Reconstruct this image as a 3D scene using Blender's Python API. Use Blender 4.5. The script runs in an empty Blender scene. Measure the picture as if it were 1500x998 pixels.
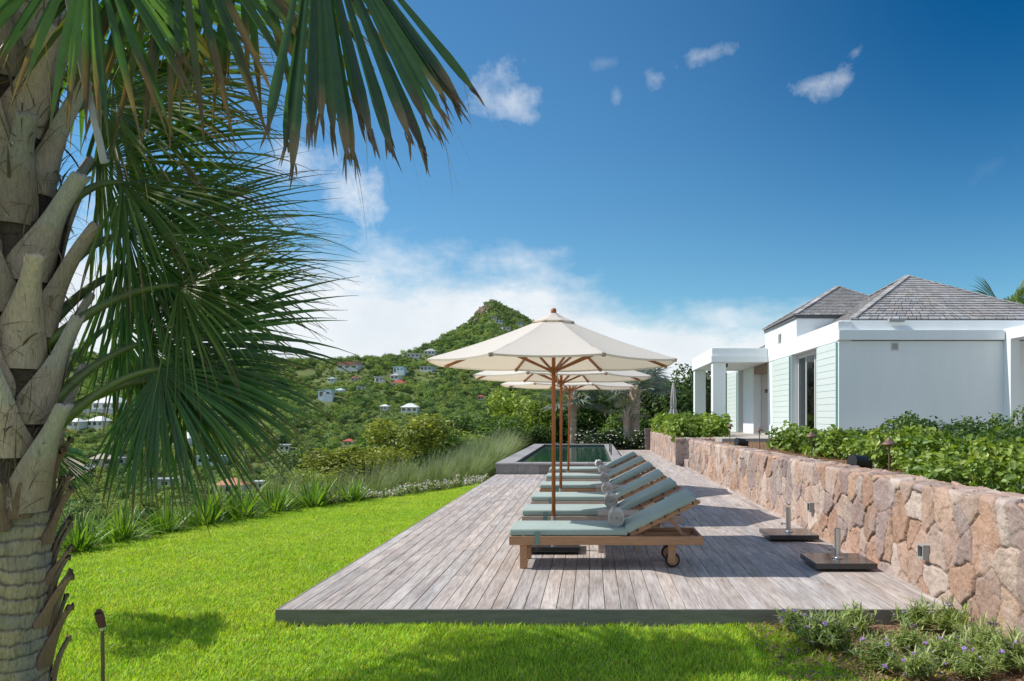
import bpy, math, random
import numpy as np
from mathutils import Vector, Matrix, Euler

# ------------------------------------------------------------------ camera, world, sun, exposure
scene = bpy.context.scene
COL = scene.collection
R = math.radians
FPX, VPX, VPY, EYE = 1180.0, 866.0, 609.0, 1.6      # focal length in photo pixels, vanishing point, eye height

cam_d = bpy.data.cameras.new('camera')
cam_d.sensor_width = 36.0
cam_d.lens = FPX / 1500.0 * 36.0
cam_d.shift_x = (750 - VPX) / 1500.0
cam_d.shift_y = (VPY - 499) / 1500.0
cam_d.clip_start, cam_d.clip_end = 0.05, 60000
cam = bpy.data.objects.new('camera', cam_d)
cam.location = (0, 0, EYE)
cam.rotation_euler = (R(90), 0, 0)
COL.objects.link(cam)
scene.camera = cam

SUN_DIR = Vector((2.03, -0.22, -2.25)).normalized()   # the way the light travels
sun_el = math.asin(-SUN_DIR.z)
sun_d = bpy.data.lights.new('sun', 'SUN')
sun_d.energy = 5.0
sun_d.angle = R(0.53)
sun_d.color = (1.0, 0.95, 0.87)
sun = bpy.data.objects.new('sun', sun_d)
sun.rotation_euler = SUN_DIR.to_track_quat('-Z', 'Y').to_euler()
sun.location = (-20, 5, 30)
COL.objects.link(sun)

vs = scene.view_settings
vs.view_transform, vs.look, vs.gamma, vs.use_curve_mapping = 'Standard', 'None', 1.0, False
vs.exposure = 0.0
scene.cycles.max_bounces = 8
scene.cycles.transparent_max_bounces = 8
scene.cycles.use_adaptive_sampling = True
scene.cycles.use_denoising = True

world = bpy.data.worlds.new('World')
scene.world = world
world.use_nodes = True
WN, WL = world.node_tree.nodes, world.node_tree.links
WN.clear()


def wn(t, **kw):
    n = WN.new(t)
    for k, v in kw.items():
        if k.startswith('i'):
            n.inputs[int(k[1:])].default_value = v
        else:
            setattr(n, k, v)
    return n


def wmath(op, a, b=None, c=None, clamp=False):
    n = wn('ShaderNodeMath', operation=op)
    n.use_clamp = clamp
    for i, v in enumerate((a, b, c)):
        if v is None:
            continue
        if isinstance(v, (int, float)):
            n.inputs[i].default_value = v
        else:
            WL.new(v, n.inputs[i])
    return n.outputs[0]


def build_world():
    out = wn('ShaderNodeOutputWorld')
    bg = wn('ShaderNodeBackground', i1=0.11)
    WL.new(bg.outputs[0], out.inputs[0])
    sky = wn('ShaderNodeTexSky', sky_type='NISHITA', sun_disc=False)
    sky.sun_elevation = sun_el
    sky.sun_rotation = math.atan2(-SUN_DIR.x, -SUN_DIR.y)
    sky.air_density, sky.dust_density, sky.ozone_density, sky.altitude = 1.0, 0.15, 3.0, 50
    hs = wn('ShaderNodeHueSaturation')
    hs.inputs['Saturation'].default_value = 1.22
    hs.inputs['Hue'].default_value = 0.5
    WL.new(sky.outputs[0], hs.inputs['Color'])
    tc = wn('ShaderNodeTexCoord')
    sep = wn('ShaderNodeSeparateXYZ')
    WL.new(tc.outputs['Generated'], sep.inputs[0])
    X, Y, Z = sep.outputs
    az = wmath('ARCTAN2', X, Y)                       # azimuth from +Y
    el = wmath('ARCSINE', Z)
    # deeper blue aloft, paler near the horizon (air above the sea)
    cmb = wn('ShaderNodeCombineXYZ')
    WL.new(az, cmb.inputs[0]); WL.new(el, cmb.inputs[1])

    def noise(scale, detail, rough, off=(0, 0, 0), stretch=(1, 1, 1), dist=0.0):
        mp = wn('ShaderNodeMapping')
        mp.inputs['Location'].default_value = off
        mp.inputs['Scale'].default_value = stretch
        WL.new(cmb.outputs[0], mp.inputs[0])
        n = wn('ShaderNodeTexNoise')
        n.inputs['Scale'].default_value = scale
        n.inputs['Detail'].default_value = detail
        n.inputs['Roughness'].default_value = rough
        n.inputs['Distortion'].default_value = dist
        WL.new(mp.outputs[0], n.inputs['Vector'])
        return n.outputs['Fac']
    nA = noise(16, 8, 0.62)
    nB = noise(5, 7, 0.6, (3, 1, 0), (1, 2.2, 1))
    nC = noise(30, 8, 0.65, (7, 2, 0))
    nD = noise(9, 6, 0.55, (1.3, 9, 0))

    def ang(px, py):
        x, z = (px - VPX) / FPX, (VPY - py) / FPX
        return math.atan2(x, 1), math.asin(z / math.sqrt(1 + x * x + z * z))

    def blob(px, py, w, h, dens, rot=0.0, nz=nA, gain=3.2):
        a0, e0 = ang(px, py)
        da = wmath('SUBTRACT', az, a0)
        de = wmath('SUBTRACT', el, e0)
        c, s = math.cos(rot), math.sin(rot)
        u = wmath('ADD', wmath('MULTIPLY', da, c), wmath('MULTIPLY', de, s))
        v = wmath('SUBTRACT', wmath('MULTIPLY', de, c), wmath('MULTIPLY', da, s))
        u = wmath('DIVIDE', u, w / FPX)
        v = wmath('DIVIDE', v, h / FPX)
        r = wmath('SQRT', wmath('ADD', wmath('MULTIPLY', u, u), wmath('MULTIPLY', v, v)))
        k = wmath('SUBTRACT', wmath('MULTIPLY', wmath('SUBTRACT', nz, 0.40), gain), wmath('SUBTRACT', wmath('MULTIPLY', r, 1.0), 0.55))
        return wmath('MULTIPLY', wmath('MULTIPLY', k, 0.9, clamp=True), dens)
    blobs = [blob(517, 282, 62, 42, 1.0), blob(440, 235, 60, 40, 0.75), blob(745, 148, 62, 34, 0.75, 0.15), blob(725, 112, 46, 24, 0.4, 0.5, nC),
             blob(1208, 120, 56, 20, 0.62, 0.12), blob(1028, 82, 52, 13, 0.30, 0.22, nC), blob(958, 114, 20, 14, 0.28, -0.5, nC),
             blob(904, 142, 10, 15, 0.2, 0.2, nC), blob(886, 92, 30, 12, 0.15, 0.2, nC), blob(1254, 76, 13, 9, 0.25, 0.4, nC),
             blob(1462, 238, 40, 12, 0.035, 0.5, nC), blob(250, 330, 230, 60, 0.8), blob(330, 420, 200, 60, 0.9)]
    cov = blobs[0]
    for b in blobs[1:]:
        cov = wmath('MAXIMUM', cov, b)
    # the bank low over the hills: its top falls towards the house
    azr = wmath('MAXIMUM', wmath('ADD', az, 0.10), 0.0)
    top = wmath('SUBTRACT', 0.205, wmath('MULTIPLY', azr, 0.22))
    edge = wmath('ADD', top, wmath('MULTIPLY', wmath('SUBTRACT', nB, 0.5), 0.17))
    edge = wmath('ADD', edge, wmath('MULTIPLY', wmath('SUBTRACT', nC, 0.5), 0.03))
    bank = wmath('MULTIPLY', wmath('SUBTRACT', edge, el), 19.0, clamp=True)
    bank = wmath('MULTIPLY', wmath('POWER', bank, 1.35), 0.93)
    # puffs along the horizon beyond the house corner
    puff = wmath('MAXIMUM', blob(1075, 505, 75, 32, 1.0, 0, nA, 2.4), blob(985, 490, 80, 45, 0.95, 0, nA, 2.4))
    cov = wmath('MAXIMUM', wmath('MAXIMUM', cov, bank), puff, clamp=True)
    front = wmath('MULTIPLY', wmath('ADD', Y, 0.25), 3.0, clamp=True)
    cov = wmath('MULTIPLY', cov, front)
    # unseen broken clouds behind the viewer, added as bright fill light
    back = wmath('MULTIPLY', wmath('SUBTRACT', 0.0, wmath('ADD', Y, 0.05)), 4.0, clamp=True)
    nE = noise(2.2, 7, 0.6, (4, 4, 0))
    deck = wmath('MULTIPLY', wmath('SUBTRACT', nE, 0.36), 5.0, clamp=True)
    cov = wmath('MAXIMUM', cov, wmath('MULTIPLY', wmath('MULTIPLY', back, deck), 0.55))
    # cloud colour: white with grey undersides
    sh = wmath('ADD', wmath('MULTIPLY', wmath('SUBTRACT', nD, 0.5), 1.5), 0.52, clamp=True)
    mixc = wn('ShaderNodeMix', data_type='RGBA')
    mixc.inputs[6].default_value = (6.6, 7.2, 7.8, 1)
    mixc.inputs[7].default_value = (9.2, 9.35, 9.5, 1)
    WL.new(sh, mixc.inputs[0])
    mix = wn('ShaderNodeMix', data_type='RGBA')
    WL.new(cov, mix.inputs[0])
    # the polarised deep blue patch high on the side away from the sun
    dx = wmath('SUBTRACT', az, 0.50)
    dy = wmath('SUBTRACT', el, 0.50)
    d2 = wmath('ADD', wmath('MULTIPLY', wmath('MULTIPLY', dx, dx), 0.75), wmath('MULTIPLY', dy, dy))
    gs = wmath('EXPONENT', wmath('MULTIPLY', d2, -11.5))
    pol = wn('ShaderNodeMix', data_type='RGBA')
    pol.inputs[6].default_value = (0.96, 1.18, 1.14, 1)
    pol.inputs[7].default_value = (0.0, 0.54, 0.74, 1)
    WL.new(gs, pol.inputs[0])
    pm = wn('ShaderNodeMix', data_type='RGBA', blend_type='MULTIPLY')
    pm.inputs[0].default_value = 1.0
    WL.new(hs.outputs[0], pm.inputs[6]); WL.new(pol.outputs[2], pm.inputs[7])
    WL.new(pm.outputs[2], mix.inputs[6])
    WL.new(mixc.outputs[2], mix.inputs[7])
    WL.new(mix.outputs[2], bg.inputs[0])


build_world()

# ------------------------------------------------------------------ helpers
rng = np.random.default_rng(7)
random.seed(7)


def P(px, py, depth):
    """A photo pixel at a depth, as a world point."""
    return Vector(((px - VPX) / FPX * depth, depth, EYE + (VPY - py) / FPX * depth))


def hash3(ix, iy, iz, seed=0):
    h = (ix.astype(np.int64) * 374761393 + iy.astype(np.int64) * 668265263 + iz.astype(np.int64) * 1274126177 + seed * 974634541) & 0xFFFFFFFF
    h = ((h ^ (h >> 13)) * 1103515245) & 0xFFFFFFFF
    h = ((h ^ (h >> 16)) * 2246822519) & 0xFFFFFFFF
    h ^= h >> 15
    return (h & 0xFFFFFF) / float(0xFFFFFF)


def vnoise(p, seed=0):
    p = np.asarray(p, float)
    i = np.floor(p).astype(np.int64)
    f = p - i
    f = f * f * (3 - 2 * f)
    o = 0
    for dx in (0, 1):
        for dy in (0, 1):
            for dz in (0, 1):
                w = (f[:, 0] if dx else 1 - f[:, 0]) * (f[:, 1] if dy else 1 - f[:, 1]) * (f[:, 2] if dz else 1 - f[:, 2])
                o = o + w * hash3(i[:, 0] + dx, i[:, 1] + dy, i[:, 2] + dz, seed)
    return o


def fbm(p, oct=4, seed=0, gain=0.5):
    p = np.asarray(p, float)
    a, s, t = 1.0, 0.0, 0.0
    for k in range(oct):
        s = s + a * (vnoise(p * (2 ** k), seed + k) - 0.5)
        t += a
        a *= gain
    return s / t * 2


def mesh_np(name, V, faces, mat=None, parent=None, col=None, smooth=False, link=True, mats=None, midx=None):
    """faces: list of (n,k) int arrays"""
    me = bpy.data.meshes.new(name)
    V = np.asarray(V, np.float32)
    faces = [np.asarray(f, np.int32) for f in faces if len(f)]
    me.vertices.add(len(V))
    me.vertices.foreach_set('co', V.ravel())
    nl = sum(f.size for f in faces)
    npoly = sum(len(f) for f in faces)
    me.loops.add(nl)
    me.polygons.add(npoly)
    me.loops.foreach_set('vertex_index', np.concatenate([f.ravel() for f in faces]))
    tot = np.concatenate([np.full(len(f), f.shape[1], np.int32) for f in faces])
    st = np.concatenate([[0], np.cumsum(tot)[:-1]]).astype(np.int32)
    me.polygons.foreach_set('loop_start', st)
    me.polygons.foreach_set('loop_total', tot)
    if smooth:
        me.polygons.foreach_set('use_smooth', np.ones(npoly, bool))
    if mats:
        for m in mats:
            me.materials.append(m)
        me.polygons.foreach_set('material_index', np.asarray(midx, np.int32))
    elif mat:
        me.materials.append(mat)
    if col is not None:
        ca = me.color_attributes.new('Col', 'FLOAT_COLOR', 'POINT')
        c4 = np.ones((len(V), 4), np.float32)
        c4[:, :3] = col
        ca.data.foreach_set('color', c4.ravel())
    me.update(calc_edges=True)
    me.validate()
    ob = bpy.data.objects.new(name, me)
    if link:
        COL.objects.link(ob)
    if parent is not None:
        ob.parent = parent
    return ob


class MB:
    """Collects shapes for ONE mesh object."""

    def __init__(s):
        s.v, s.f, s.c = [], [], []
        s.tone = (1, 1, 1)

    def add(s, vs, fs):
        o = len(s.v)
        s.v += [tuple(v) for v in vs]
        s.c += [s.tone] * len(vs)
        s.f += [tuple(i + o for i in f) for f in fs]
        return s

    def box(s, x0, x1, y0, y1, z0, z1, M=None):
        vs = [Vector(p) for p in ((x0, y0, z0), (x1, y0, z0), (x1, y1, z0), (x0, y1, z0), (x0, y0, z1), (x1, y0, z1), (x1, y1, z1), (x0, y1, z1))]
        if M is not None:
            vs = [M @ v for v in vs]
        return s.add(vs, [(3, 2, 1, 0), (4, 5, 6, 7), (0, 1, 5, 4), (1, 2, 6, 5), (2, 3, 7, 6), (3, 0, 4, 7)])

    def bar(s, a, b, w, h, up=(0, 0, 1)):
        a, b = Vector(a), Vector(b)
        d = (b - a).normalized()
        u = Vector(up)
        sd = d.cross(u)
        if sd.length < 1e-4:
            sd = d.cross(Vector((1, 0, 0)))
        sd.normalize()
        u = sd.cross(d).normalized()
        vs = []
        for p in (a, b):
            for i, j in ((-1, -1), (1, -1), (1, 1), (-1, 1)):
                vs.append(p + sd * i * w / 2 + u * j * h / 2)
        return s.add(vs, [(3, 2, 1, 0), (4, 5, 6, 7), (0, 1, 5, 4), (1, 2, 6, 5), (2, 3, 7, 6), (3, 0, 4, 7)])

    def tube(s, pts, rad, n=10, cap=True):
        pts = [Vector(p) for p in pts]
        if not hasattr(rad, '__len__'):
            rad = [rad] * len(pts)
        vs, fs = [], []
        ref = None
        for i, p in enumerate(pts):
            d = (pts[min(i + 1, len(pts) - 1)] - pts[max(i - 1, 0)]).normalized()
            if ref is None:
                ref = d.orthogonal().normalized()
            else:
                ref = (ref - d * ref.dot(d)).normalized()
            b = d.cross(ref)
            for k in range(n):
                t = 2 * math.pi * k / n
                vs.append(p + (ref * math.cos(t) + b * math.sin(t)) * rad[i])
        for i in range(len(pts) - 1):
            for k in range(n):
                fs.append((i * n + k, i * n + (k + 1) % n, (i + 1) * n + (k + 1) % n, (i + 1) * n + k))
        if cap:
            fs.append(tuple(range(n))[::-1])
            fs.append(tuple((len(pts) - 1) * n + k for k in range(n)))
        return s.add(vs, fs)

    def lathe(s, prof, c=(0, 0, 0), n=20):
        vs, fs = [], []
        for r, z in prof:
            for k in range(n):
                t = 2 * math.pi * k / n
                vs.append((c[0] + r * math.cos(t), c[1] + r * math.sin(t), c[2] + z))
        for i in range(len(prof) - 1):
            for k in range(n):
                fs.append((i * n + k, i * n + (k + 1) % n, (i + 1) * n + (k + 1) % n, (i + 1) * n + k))
        fs.append(tuple(range(n))[::-1])
        fs.append(tuple((len(prof) - 1) * n + k for k in range(n)))
        return s.add(vs, fs)

    def prism(s, poly, a0, a1, axis='y'):
        """poly: 2-D outline; extruded along an axis from a0 to a1."""
        def pt(u, w, a):
            return {'x': (a, u, w), 'y': (u, a, w), 'z': (u, w, a)}[axis]
        n = len(poly)
        vs = [pt(u, w, a0) for u, w in poly] + [pt(u, w, a1) for u, w in poly]
        fs = [tuple(range(n)), tuple(range(2 * n - 1, n - 1, -1))]
        fs += [(i, i + n, (i + 1) % n + n, (i + 1) % n) for i in range(n)]
        return s.add(vs, fs)

    def build(s, name, mat=None, parent=None, smooth=False, bevel=0.0, seg=2, subsurf=0, col=False):
        me = bpy.data.meshes.new(name)
        me.from_pydata(s.v, [], s.f)
        if mat:
            me.materials.append(mat)
        if col:
            ca = me.color_attributes.new('Col', 'FLOAT_COLOR', 'POINT')
            c4 = np.ones((len(s.v), 4), np.float32)
            c4[:, :3] = s.c
            ca.data.foreach_set('color', c4.ravel())
        me.update(calc_edges=True)
        import bmesh
        bm = bmesh.new(); bm.from_mesh(me)
        bmesh.ops.recalc_face_normals(bm, faces=bm.faces)
        bm.to_mesh(me); bm.free()
        if smooth:
            me.polygons.foreach_set('use_smooth', np.ones(len(me.polygons), bool))
        ob = bpy.data.objects.new(name, me)
        COL.objects.link(ob)
        if parent is not None:
            ob.parent = parent
        if bevel:
            m = ob.modifiers.new('bevel', 'BEVEL')
            m.width, m.segments, m.limit_method, m.angle_limit = bevel, seg, 'ANGLE', R(40)
        if subsurf:
            m = ob.modifiers.new('subsurf', 'SUBSURF')
            m.levels = m.render_levels = subsurf
        return ob


def tag(o, label=None, cat=None, group=None, kind=None):
    if label: o['label'] = label
    if cat: o['category'] = cat
    if group: o['group'] = group
    if kind: o['kind'] = kind
    return o


def empty(name, loc=(0, 0, 0), rz=0.0, label=None, cat=None, group=None):
    o = bpy.data.objects.new(name, None)
    o.empty_display_size = 0.2
    COL.objects.link(o)
    o.location = loc
    o.rotation_euler = (0, 0, rz)
    return tag(o, label, cat, group)


def copy_tree(o, parent=None):
    c = o.copy()
    COL.objects.link(c)
    c.parent = parent
    for ch in list(o.children):
        copy_tree(ch, c)
    return c


# ------------------------------------------------------------------ materials
def mat(name, color=(0.5, 0.5, 0.5), rough=0.6, attr=False, noise=None, bump=None, spec=0.5, transl=0.0, tcol=None, stretch=(1, 1, 1),
        metallic=0.0, noise2=None, sheen=0.0, hue=None):
    """noise=(scale, amount) varies the colour; bump=(scale, strength, distance); transl mixes in light from behind"""
    m = bpy.data.materials.new(name)
    m.use_nodes = True
    N, L = m.node_tree.nodes, m.node_tree.links
    b = N['Principled BSDF']
    out = N['Material Output']
    b.inputs['Roughness'].default_value = rough
    b.inputs['Specular IOR Level'].default_value = spec
    b.inputs['Metallic'].default_value = metallic
    if sheen:
        b.inputs['Sheen Weight'].default_value = sheen
    tc = N.new('ShaderNodeTexCoord')
    mp = N.new('ShaderNodeMapping')
    mp.inputs['Scale'].default_value = stretch
    L.new(tc.outputs['Object'], mp.inputs[0])
    rgb = N.new('ShaderNodeRGB')
    rgb.outputs[0].default_value = (*color, 1)
    c = rgb.outputs[0]
    if attr:
        at = N.new('ShaderNodeAttribute')
        at.attribute_name = 'Col'
        mx = N.new('ShaderNodeMix'); mx.data_type = 'RGBA'; mx.blend_type = 'MULTIPLY'
        mx.inputs[0].default_value = 1.0
        L.new(c, mx.inputs[6]); L.new(at.outputs['Color'], mx.inputs[7])
        c = mx.outputs[2]
    for nz in (noise, noise2):
        if not nz:
            continue
        t = N.new('ShaderNodeTexNoise')
        t.inputs['Scale'].default_value = nz[0]
        t.inputs['Detail'].default_value = 6
        t.inputs['Roughness'].default_value = 0.65
        L.new(mp.outputs[0], t.inputs['Vector'])
        mr = N.new('ShaderNodeMapRange')
        mr.inputs['From Min'].default_value, mr.inputs['From Max'].default_value = 0.25, 0.75
        mr.inputs['To Min'].default_value, mr.inputs['To Max'].default_value = 1 - nz[1], 1 + nz[1]
        L.new(t.outputs['Fac'], mr.inputs[0])
        mx = N.new('ShaderNodeMix'); mx.data_type = 'RGBA'; mx.blend_type = 'MULTIPLY'
        mx.inputs[0].default_value = 1.0
        L.new(c, mx.inputs[6])
        if len(nz) > 2:                                 # towards a second colour
            mx.blend_type = 'MIX'
            mr.inputs['From Min'].default_value, mr.inputs['From Max'].default_value = nz[1], nz[1] + 0.18
            mr.inputs['To Min'].default_value, mr.inputs['To Max'].default_value = 0, 1
            L.new(mr.outputs[0], mx.inputs[0])
            mx.inputs[7].default_value = (*nz[2], 1)
        else:
            L.new(mr.outputs[0], mx.inputs[7])
        c = mx.outputs[2]
    L.new(c, b.inputs['Base Color'])
    if bump:
        t = N.new('ShaderNodeTexNoise')
        t.inputs['Scale'].default_value = bump[0]
        t.inputs['Detail'].default_value = 5
        L.new(mp.outputs[0], t.inputs['Vector'])
        bp = N.new('ShaderNodeBump')
        bp.inputs['Strength'].default_value = bump[1]
        bp.inputs['Distance'].default_value = bump[2]
        L.new(t.outputs['Fac'], bp.inputs['Height'])
        L.new(bp.outputs[0], b.inputs['Normal'])
    if transl:
        tr = N.new('ShaderNodeBsdfTranslucent')
        if tcol:
            mx = N.new('ShaderNodeMix'); mx.data_type = 'RGBA'; mx.blend_type = 'MULTIPLY'
            mx.inputs[0].default_value = 1.0
            mx.inputs[7].default_value = (*tcol, 1)
            L.new(c, mx.inputs[6])
            L.new(mx.outputs[2], tr.inputs[0])
        else:
            L.new(c, tr.inputs[0])
        ms = N.new('ShaderNodeMixShader')
        ms.inputs[0].default_value = transl
        L.new(b.outputs[0], ms.inputs[1]); L.new(tr.outputs[0], ms.inputs[2])
        L.new(ms.outputs[0], out.inputs['Surface'])
    return m


M = {}
M['leaf'] = mat('foliage', (1, 1, 1), 0.5, attr=True, spec=0.35, transl=0.32, tcol=(1.5, 1.5, 0.6))
M['glossleaf'] = mat('glossy_foliage', (1, 1, 1), 0.42, attr=True, spec=0.4, transl=0.28, tcol=(1.5, 1.5, 0.5))
M['far_leaf'] = mat('scrub_foliage', (1, 1, 1), 0.7, attr=True, spec=0.1, transl=0.2, tcol=(1.4, 1.4, 0.6))
M['frond'] = mat('palm_frond', (1, 1, 1), 0.34, attr=True, spec=0.55, transl=0.36, tcol=(1.6, 1.8, 0.5), noise=(9, 0.25))
M['grass0'] = mat('grass_blades', (1, 1, 1), 0.5, attr=True, spec=0.25, transl=0.35, tcol=(1.5, 1.4, 0.5))
M['white'] = mat('white_render', (0.80, 0.835, 0.845), 0.7, noise=(1.1, 0.035), noise2=(3.0, 0.03), stretch=(1, 1, 0.25), bump=(120, 0.12, 0.004))
M['mint'] = mat('mint_paint', (0.64, 0.71, 0.68), 0.5, noise=(2, 0.02))
M['mint_dark'] = mat('mint_edge_paint', (0.30, 0.52, 0.48), 0.5)
M['shingle'] = mat('grey_shingle', (0.375, 0.36, 0.36), 0.8, attr=True, noise=(9, 0.2), bump=(60, 0.3, 0.01))
M['granite'] = mat('dark_granite', (0.035, 0.036, 0.04), 0.16, noise=(300, 0.5), spec=0.6)
M['granite_side'] = mat('granite_tile', (0.13, 0.125, 0.125), 0.6, noise=(5, 0.25), noise2=(120, 0.2), bump=(150, 0.2, 0.003))
M['coping'] = mat('granite_coping', (0.27, 0.26, 0.255), 0.6, noise=(3, 0.2), noise2=(90, 0.15))
M['steel'] = mat('brushed_steel', (0.62, 0.62, 0.62), 0.28, metallic=1.0, noise=(40, 0.1))
M['teak'] = mat('teak', (0.40, 0.215, 0.115), 0.5, noise=(6, 0.25), stretch=(1, 9, 9), bump=(60, 0.15, 0.003))
M['teak_grey'] = mat('weathered_teak', (0.46, 0.36, 0.30), 0.7, noise=(6, 0.25), stretch=(1, 9, 9), bump=(60, 0.2, 0.003))
M['umb_wood'] = mat('oiled_hardwood', (0.42, 0.125, 0.028), 0.4, noise=(9, 0.25), stretch=(6, 6, 0.6))
M['rib_wood'] = mat('oiled_rib_wood', (0.34, 0.125, 0.04), 0.45, noise=(9, 0.2))
M['canvas'] = mat('cream_canvas', (0.84, 0.80, 0.74), 0.85, transl=0.36, tcol=(1.0, 0.86, 0.68), noise=(3, 0.02), bump=(260, 0.08, 0.002))
M['cushion'] = mat('sage_green_fabric', (0.315, 0.395, 0.365), 0.9, noise=(3, 0.09), bump=(420, 0.25, 0.002), sheen=0.2)
M['strap'] = mat('green_strap', (0.16, 0.27, 0.25), 0.9)
M['towel'] = mat('taupe_towel', (0.66, 0.60, 0.57), 0.95, noise=(60, 0.12), bump=(240, 0.9, 0.006), sheen=0.3)

M['rubber'] = mat('black_rubber', (0.02, 0.02, 0.02), 0.7)
M['brass'] = mat('bronze_fitting', (0.20, 0.125, 0.095), 0.55, metallic=0.4, noise=(30, 0.25))
M['black'] = mat('black_metal', (0.018, 0.018, 0.02), 0.4)


def grass_mat():
    m = mat('grass_blades', (1, 1, 1), 0.5, attr=True, spec=0.25, transl=0.35, tcol=(1.45, 1.35, 0.5))
    N, L = m.node_tree.nodes, m.node_tree.links
    b = N['Principled BSDF']
    src = b.inputs['Base Color'].links[0].from_socket
    ge = N.new('ShaderNodeNewGeometry')
    c = src
    # uneven turf: drier yellow patches and lusher ones
    for sc, lo, hi, ca, cb in ((0.9, 0.35, 0.68, (0.80, 0.90, 0.95), (1.12, 1.02, 1.15)), (4.5, 0.3, 0.7, (0.80, 0.84, 0.80), (1.2, 1.12, 1.25)), (0.33, 0.35, 0.65, (0.90, 0.97, 0.9), (1.12, 1.02, 1.1))):
        t = N.new('ShaderNodeTexNoise'); t.inputs['Scale'].default_value = sc; t.inputs['Detail'].default_value = 4
        L.new(ge.outputs['Position'], t.inputs['Vector'])
        mr = N.new('ShaderNodeMapRange'); mr.inputs['From Min'].default_value = lo; mr.inputs['From Max'].default_value = hi
        L.new(t.outputs['Fac'], mr.inputs[0])
        k = N.new('ShaderNodeMix'); k.data_type = 'RGBA'
        k.inputs[6].default_value = (*ca, 1); k.inputs[7].default_value = (*cb, 1)
        L.new(mr.outputs[0], k.inputs[0])
        x = N.new('ShaderNodeMix'); x.data_type = 'RGBA'; x.blend_type = 'MULTIPLY'; x.inputs[0].default_value = 1
        L.new(c, x.inputs[6]); L.new(k.outputs[2], x.inputs[7])
        c = x.outputs[2]
    L.new(c, b.inputs['Base Color'])
    return m


M['silver'] = mat('silvery_frond', (1, 1, 1), 0.45, attr=True, spec=0.5, transl=0.12, noise=(6, 0.2))
M['grass'] = grass_mat()
M['soil'] = mat('bark_mulch', (0.24, 0.135, 0.08), 0.9, noise=(14, 0.55), noise2=(70, 0.5), bump=(35, 1.0, 0.03))
M['bark'] = mat('bark', (0.16, 0.12, 0.09), 0.9, noise=(8, 0.3), bump=(20, 0.6, 0.02))
M['glass'] = mat('window_glass', (0.03, 0.04, 0.04), 0.03, spec=0.9)


def clear_glass():
    m = bpy.data.materials.new('clear_window_glass')
    m.use_nodes = True
    N, L = m.node_tree.nodes, m.node_tree.links
    N.remove(N['Principled BSDF'])
    g, t, x, f = N.new('ShaderNodeBsdfGlossy'), N.new('ShaderNodeBsdfTransparent'), N.new('ShaderNodeMixShader'), N.new('ShaderNodeFresnel')
    g.inputs['Roughness'].default_value = 0.02
    t.inputs[0].default_value = (0.80, 0.86, 0.84, 1)
    f.inputs[0].default_value = 1.7
    L.new(f.outputs[0], x.inputs[0]); L.new(t.outputs[0], x.inputs[1]); L.new(g.outputs[0], x.inputs[2])
    L.new(x.outputs[0], N['Material Output'].inputs['Surface'])
    return m


M['clear'] = clear_glass()
M['grey_frame'] = mat('grey_metal_frame', (0.33, 0.33, 0.32), 0.5)
M['fascia'] = mat('grey_fascia_board', (0.20, 0.185, 0.165), 0.75, noise=(4, 0.3), stretch=(1, 8, 8), bump=(40, 0.3, 0.003))
M['purple'] = mat('purple_petals', (0.42, 0.24, 0.70), 0.6, transl=0.25)
M['whitepetal'] = mat('white_petals', (0.8, 0.78, 0.8), 0.6, transl=0.2)
M['lilacpetal'] = mat('lilac_petals', (0.55, 0.5, 0.58), 0.6, transl=0.2)
M['trunk'] = mat('palm_trunk', (1, 1, 1), 0.85, attr=True, noise=(14, 0.22), noise2=(60, 0.2), stretch=(1.6, 1.6, 0.5), bump=(36, 0.9, 0.012))
M['boot'] = mat('palm_leaf_base', (1, 1, 1), 0.7, attr=True, noise=(9, 0.62, (0.17, 0.115, 0.08)), noise2=(30, 0.30), stretch=(2.6, 2.6, 0.5), bump=(42, 0.9, 0.012))
M['petiole'] = mat('palm_petiole', (0.14, 0.17, 0.05), 0.4, noise=(12, 0.25))
M['drystalk'] = mat('dry_palm_stalk', (0.42, 0.37, 0.33), 0.7, noise=(9, 0.25), bump=(40, 0.4, 0.004))
M['stone'] = mat('pink_fieldstone', (1, 1, 1), 0.85, attr=True, noise=(4.5, 0.20), noise2=(24, 0.2), bump=(46, 0.85, 0.012), spec=0.2)
M['cave'] = mat('brown_timber', (0.30, 0.20, 0.16), 0.6, noise=(5, 0.15))
M['pinkwall'] = mat('pale_taupe_render', (0.52, 0.46, 0.44), 0.8)
# ------------------------------------------------------------------ terrain
def col_interp(u, us, vs):
    return np.interp(u, us, vs)


SKY_U = [-400, 60, 110, 150, 250, 400, 480, 560, 600, 640, 665, 682, 697, 706, 714, 722, 730, 745, 760, 780, 810, 860, 920, 1000, 1100, 2000]
SKY_V = [505, 505, 515, 525, 530, 529, 528, 526, 518, 500, 486, 474, 459, 450, 443.5, 440, 443.5, 451, 459, 470, 487, 512, 543, 578, 600, 604]
SKY_D = {'u': [-400, 500, 570, 640, 700, 1000, 2000], 'd': [540, 540, 560, 720, 880, 880, 900]}


def terrain_row(u, s):
    """row of the photo and distance of the terrain sheet for column u, s in 0..1 from the lawn's edge to the skyline and 1..1.3 behind it"""


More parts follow.
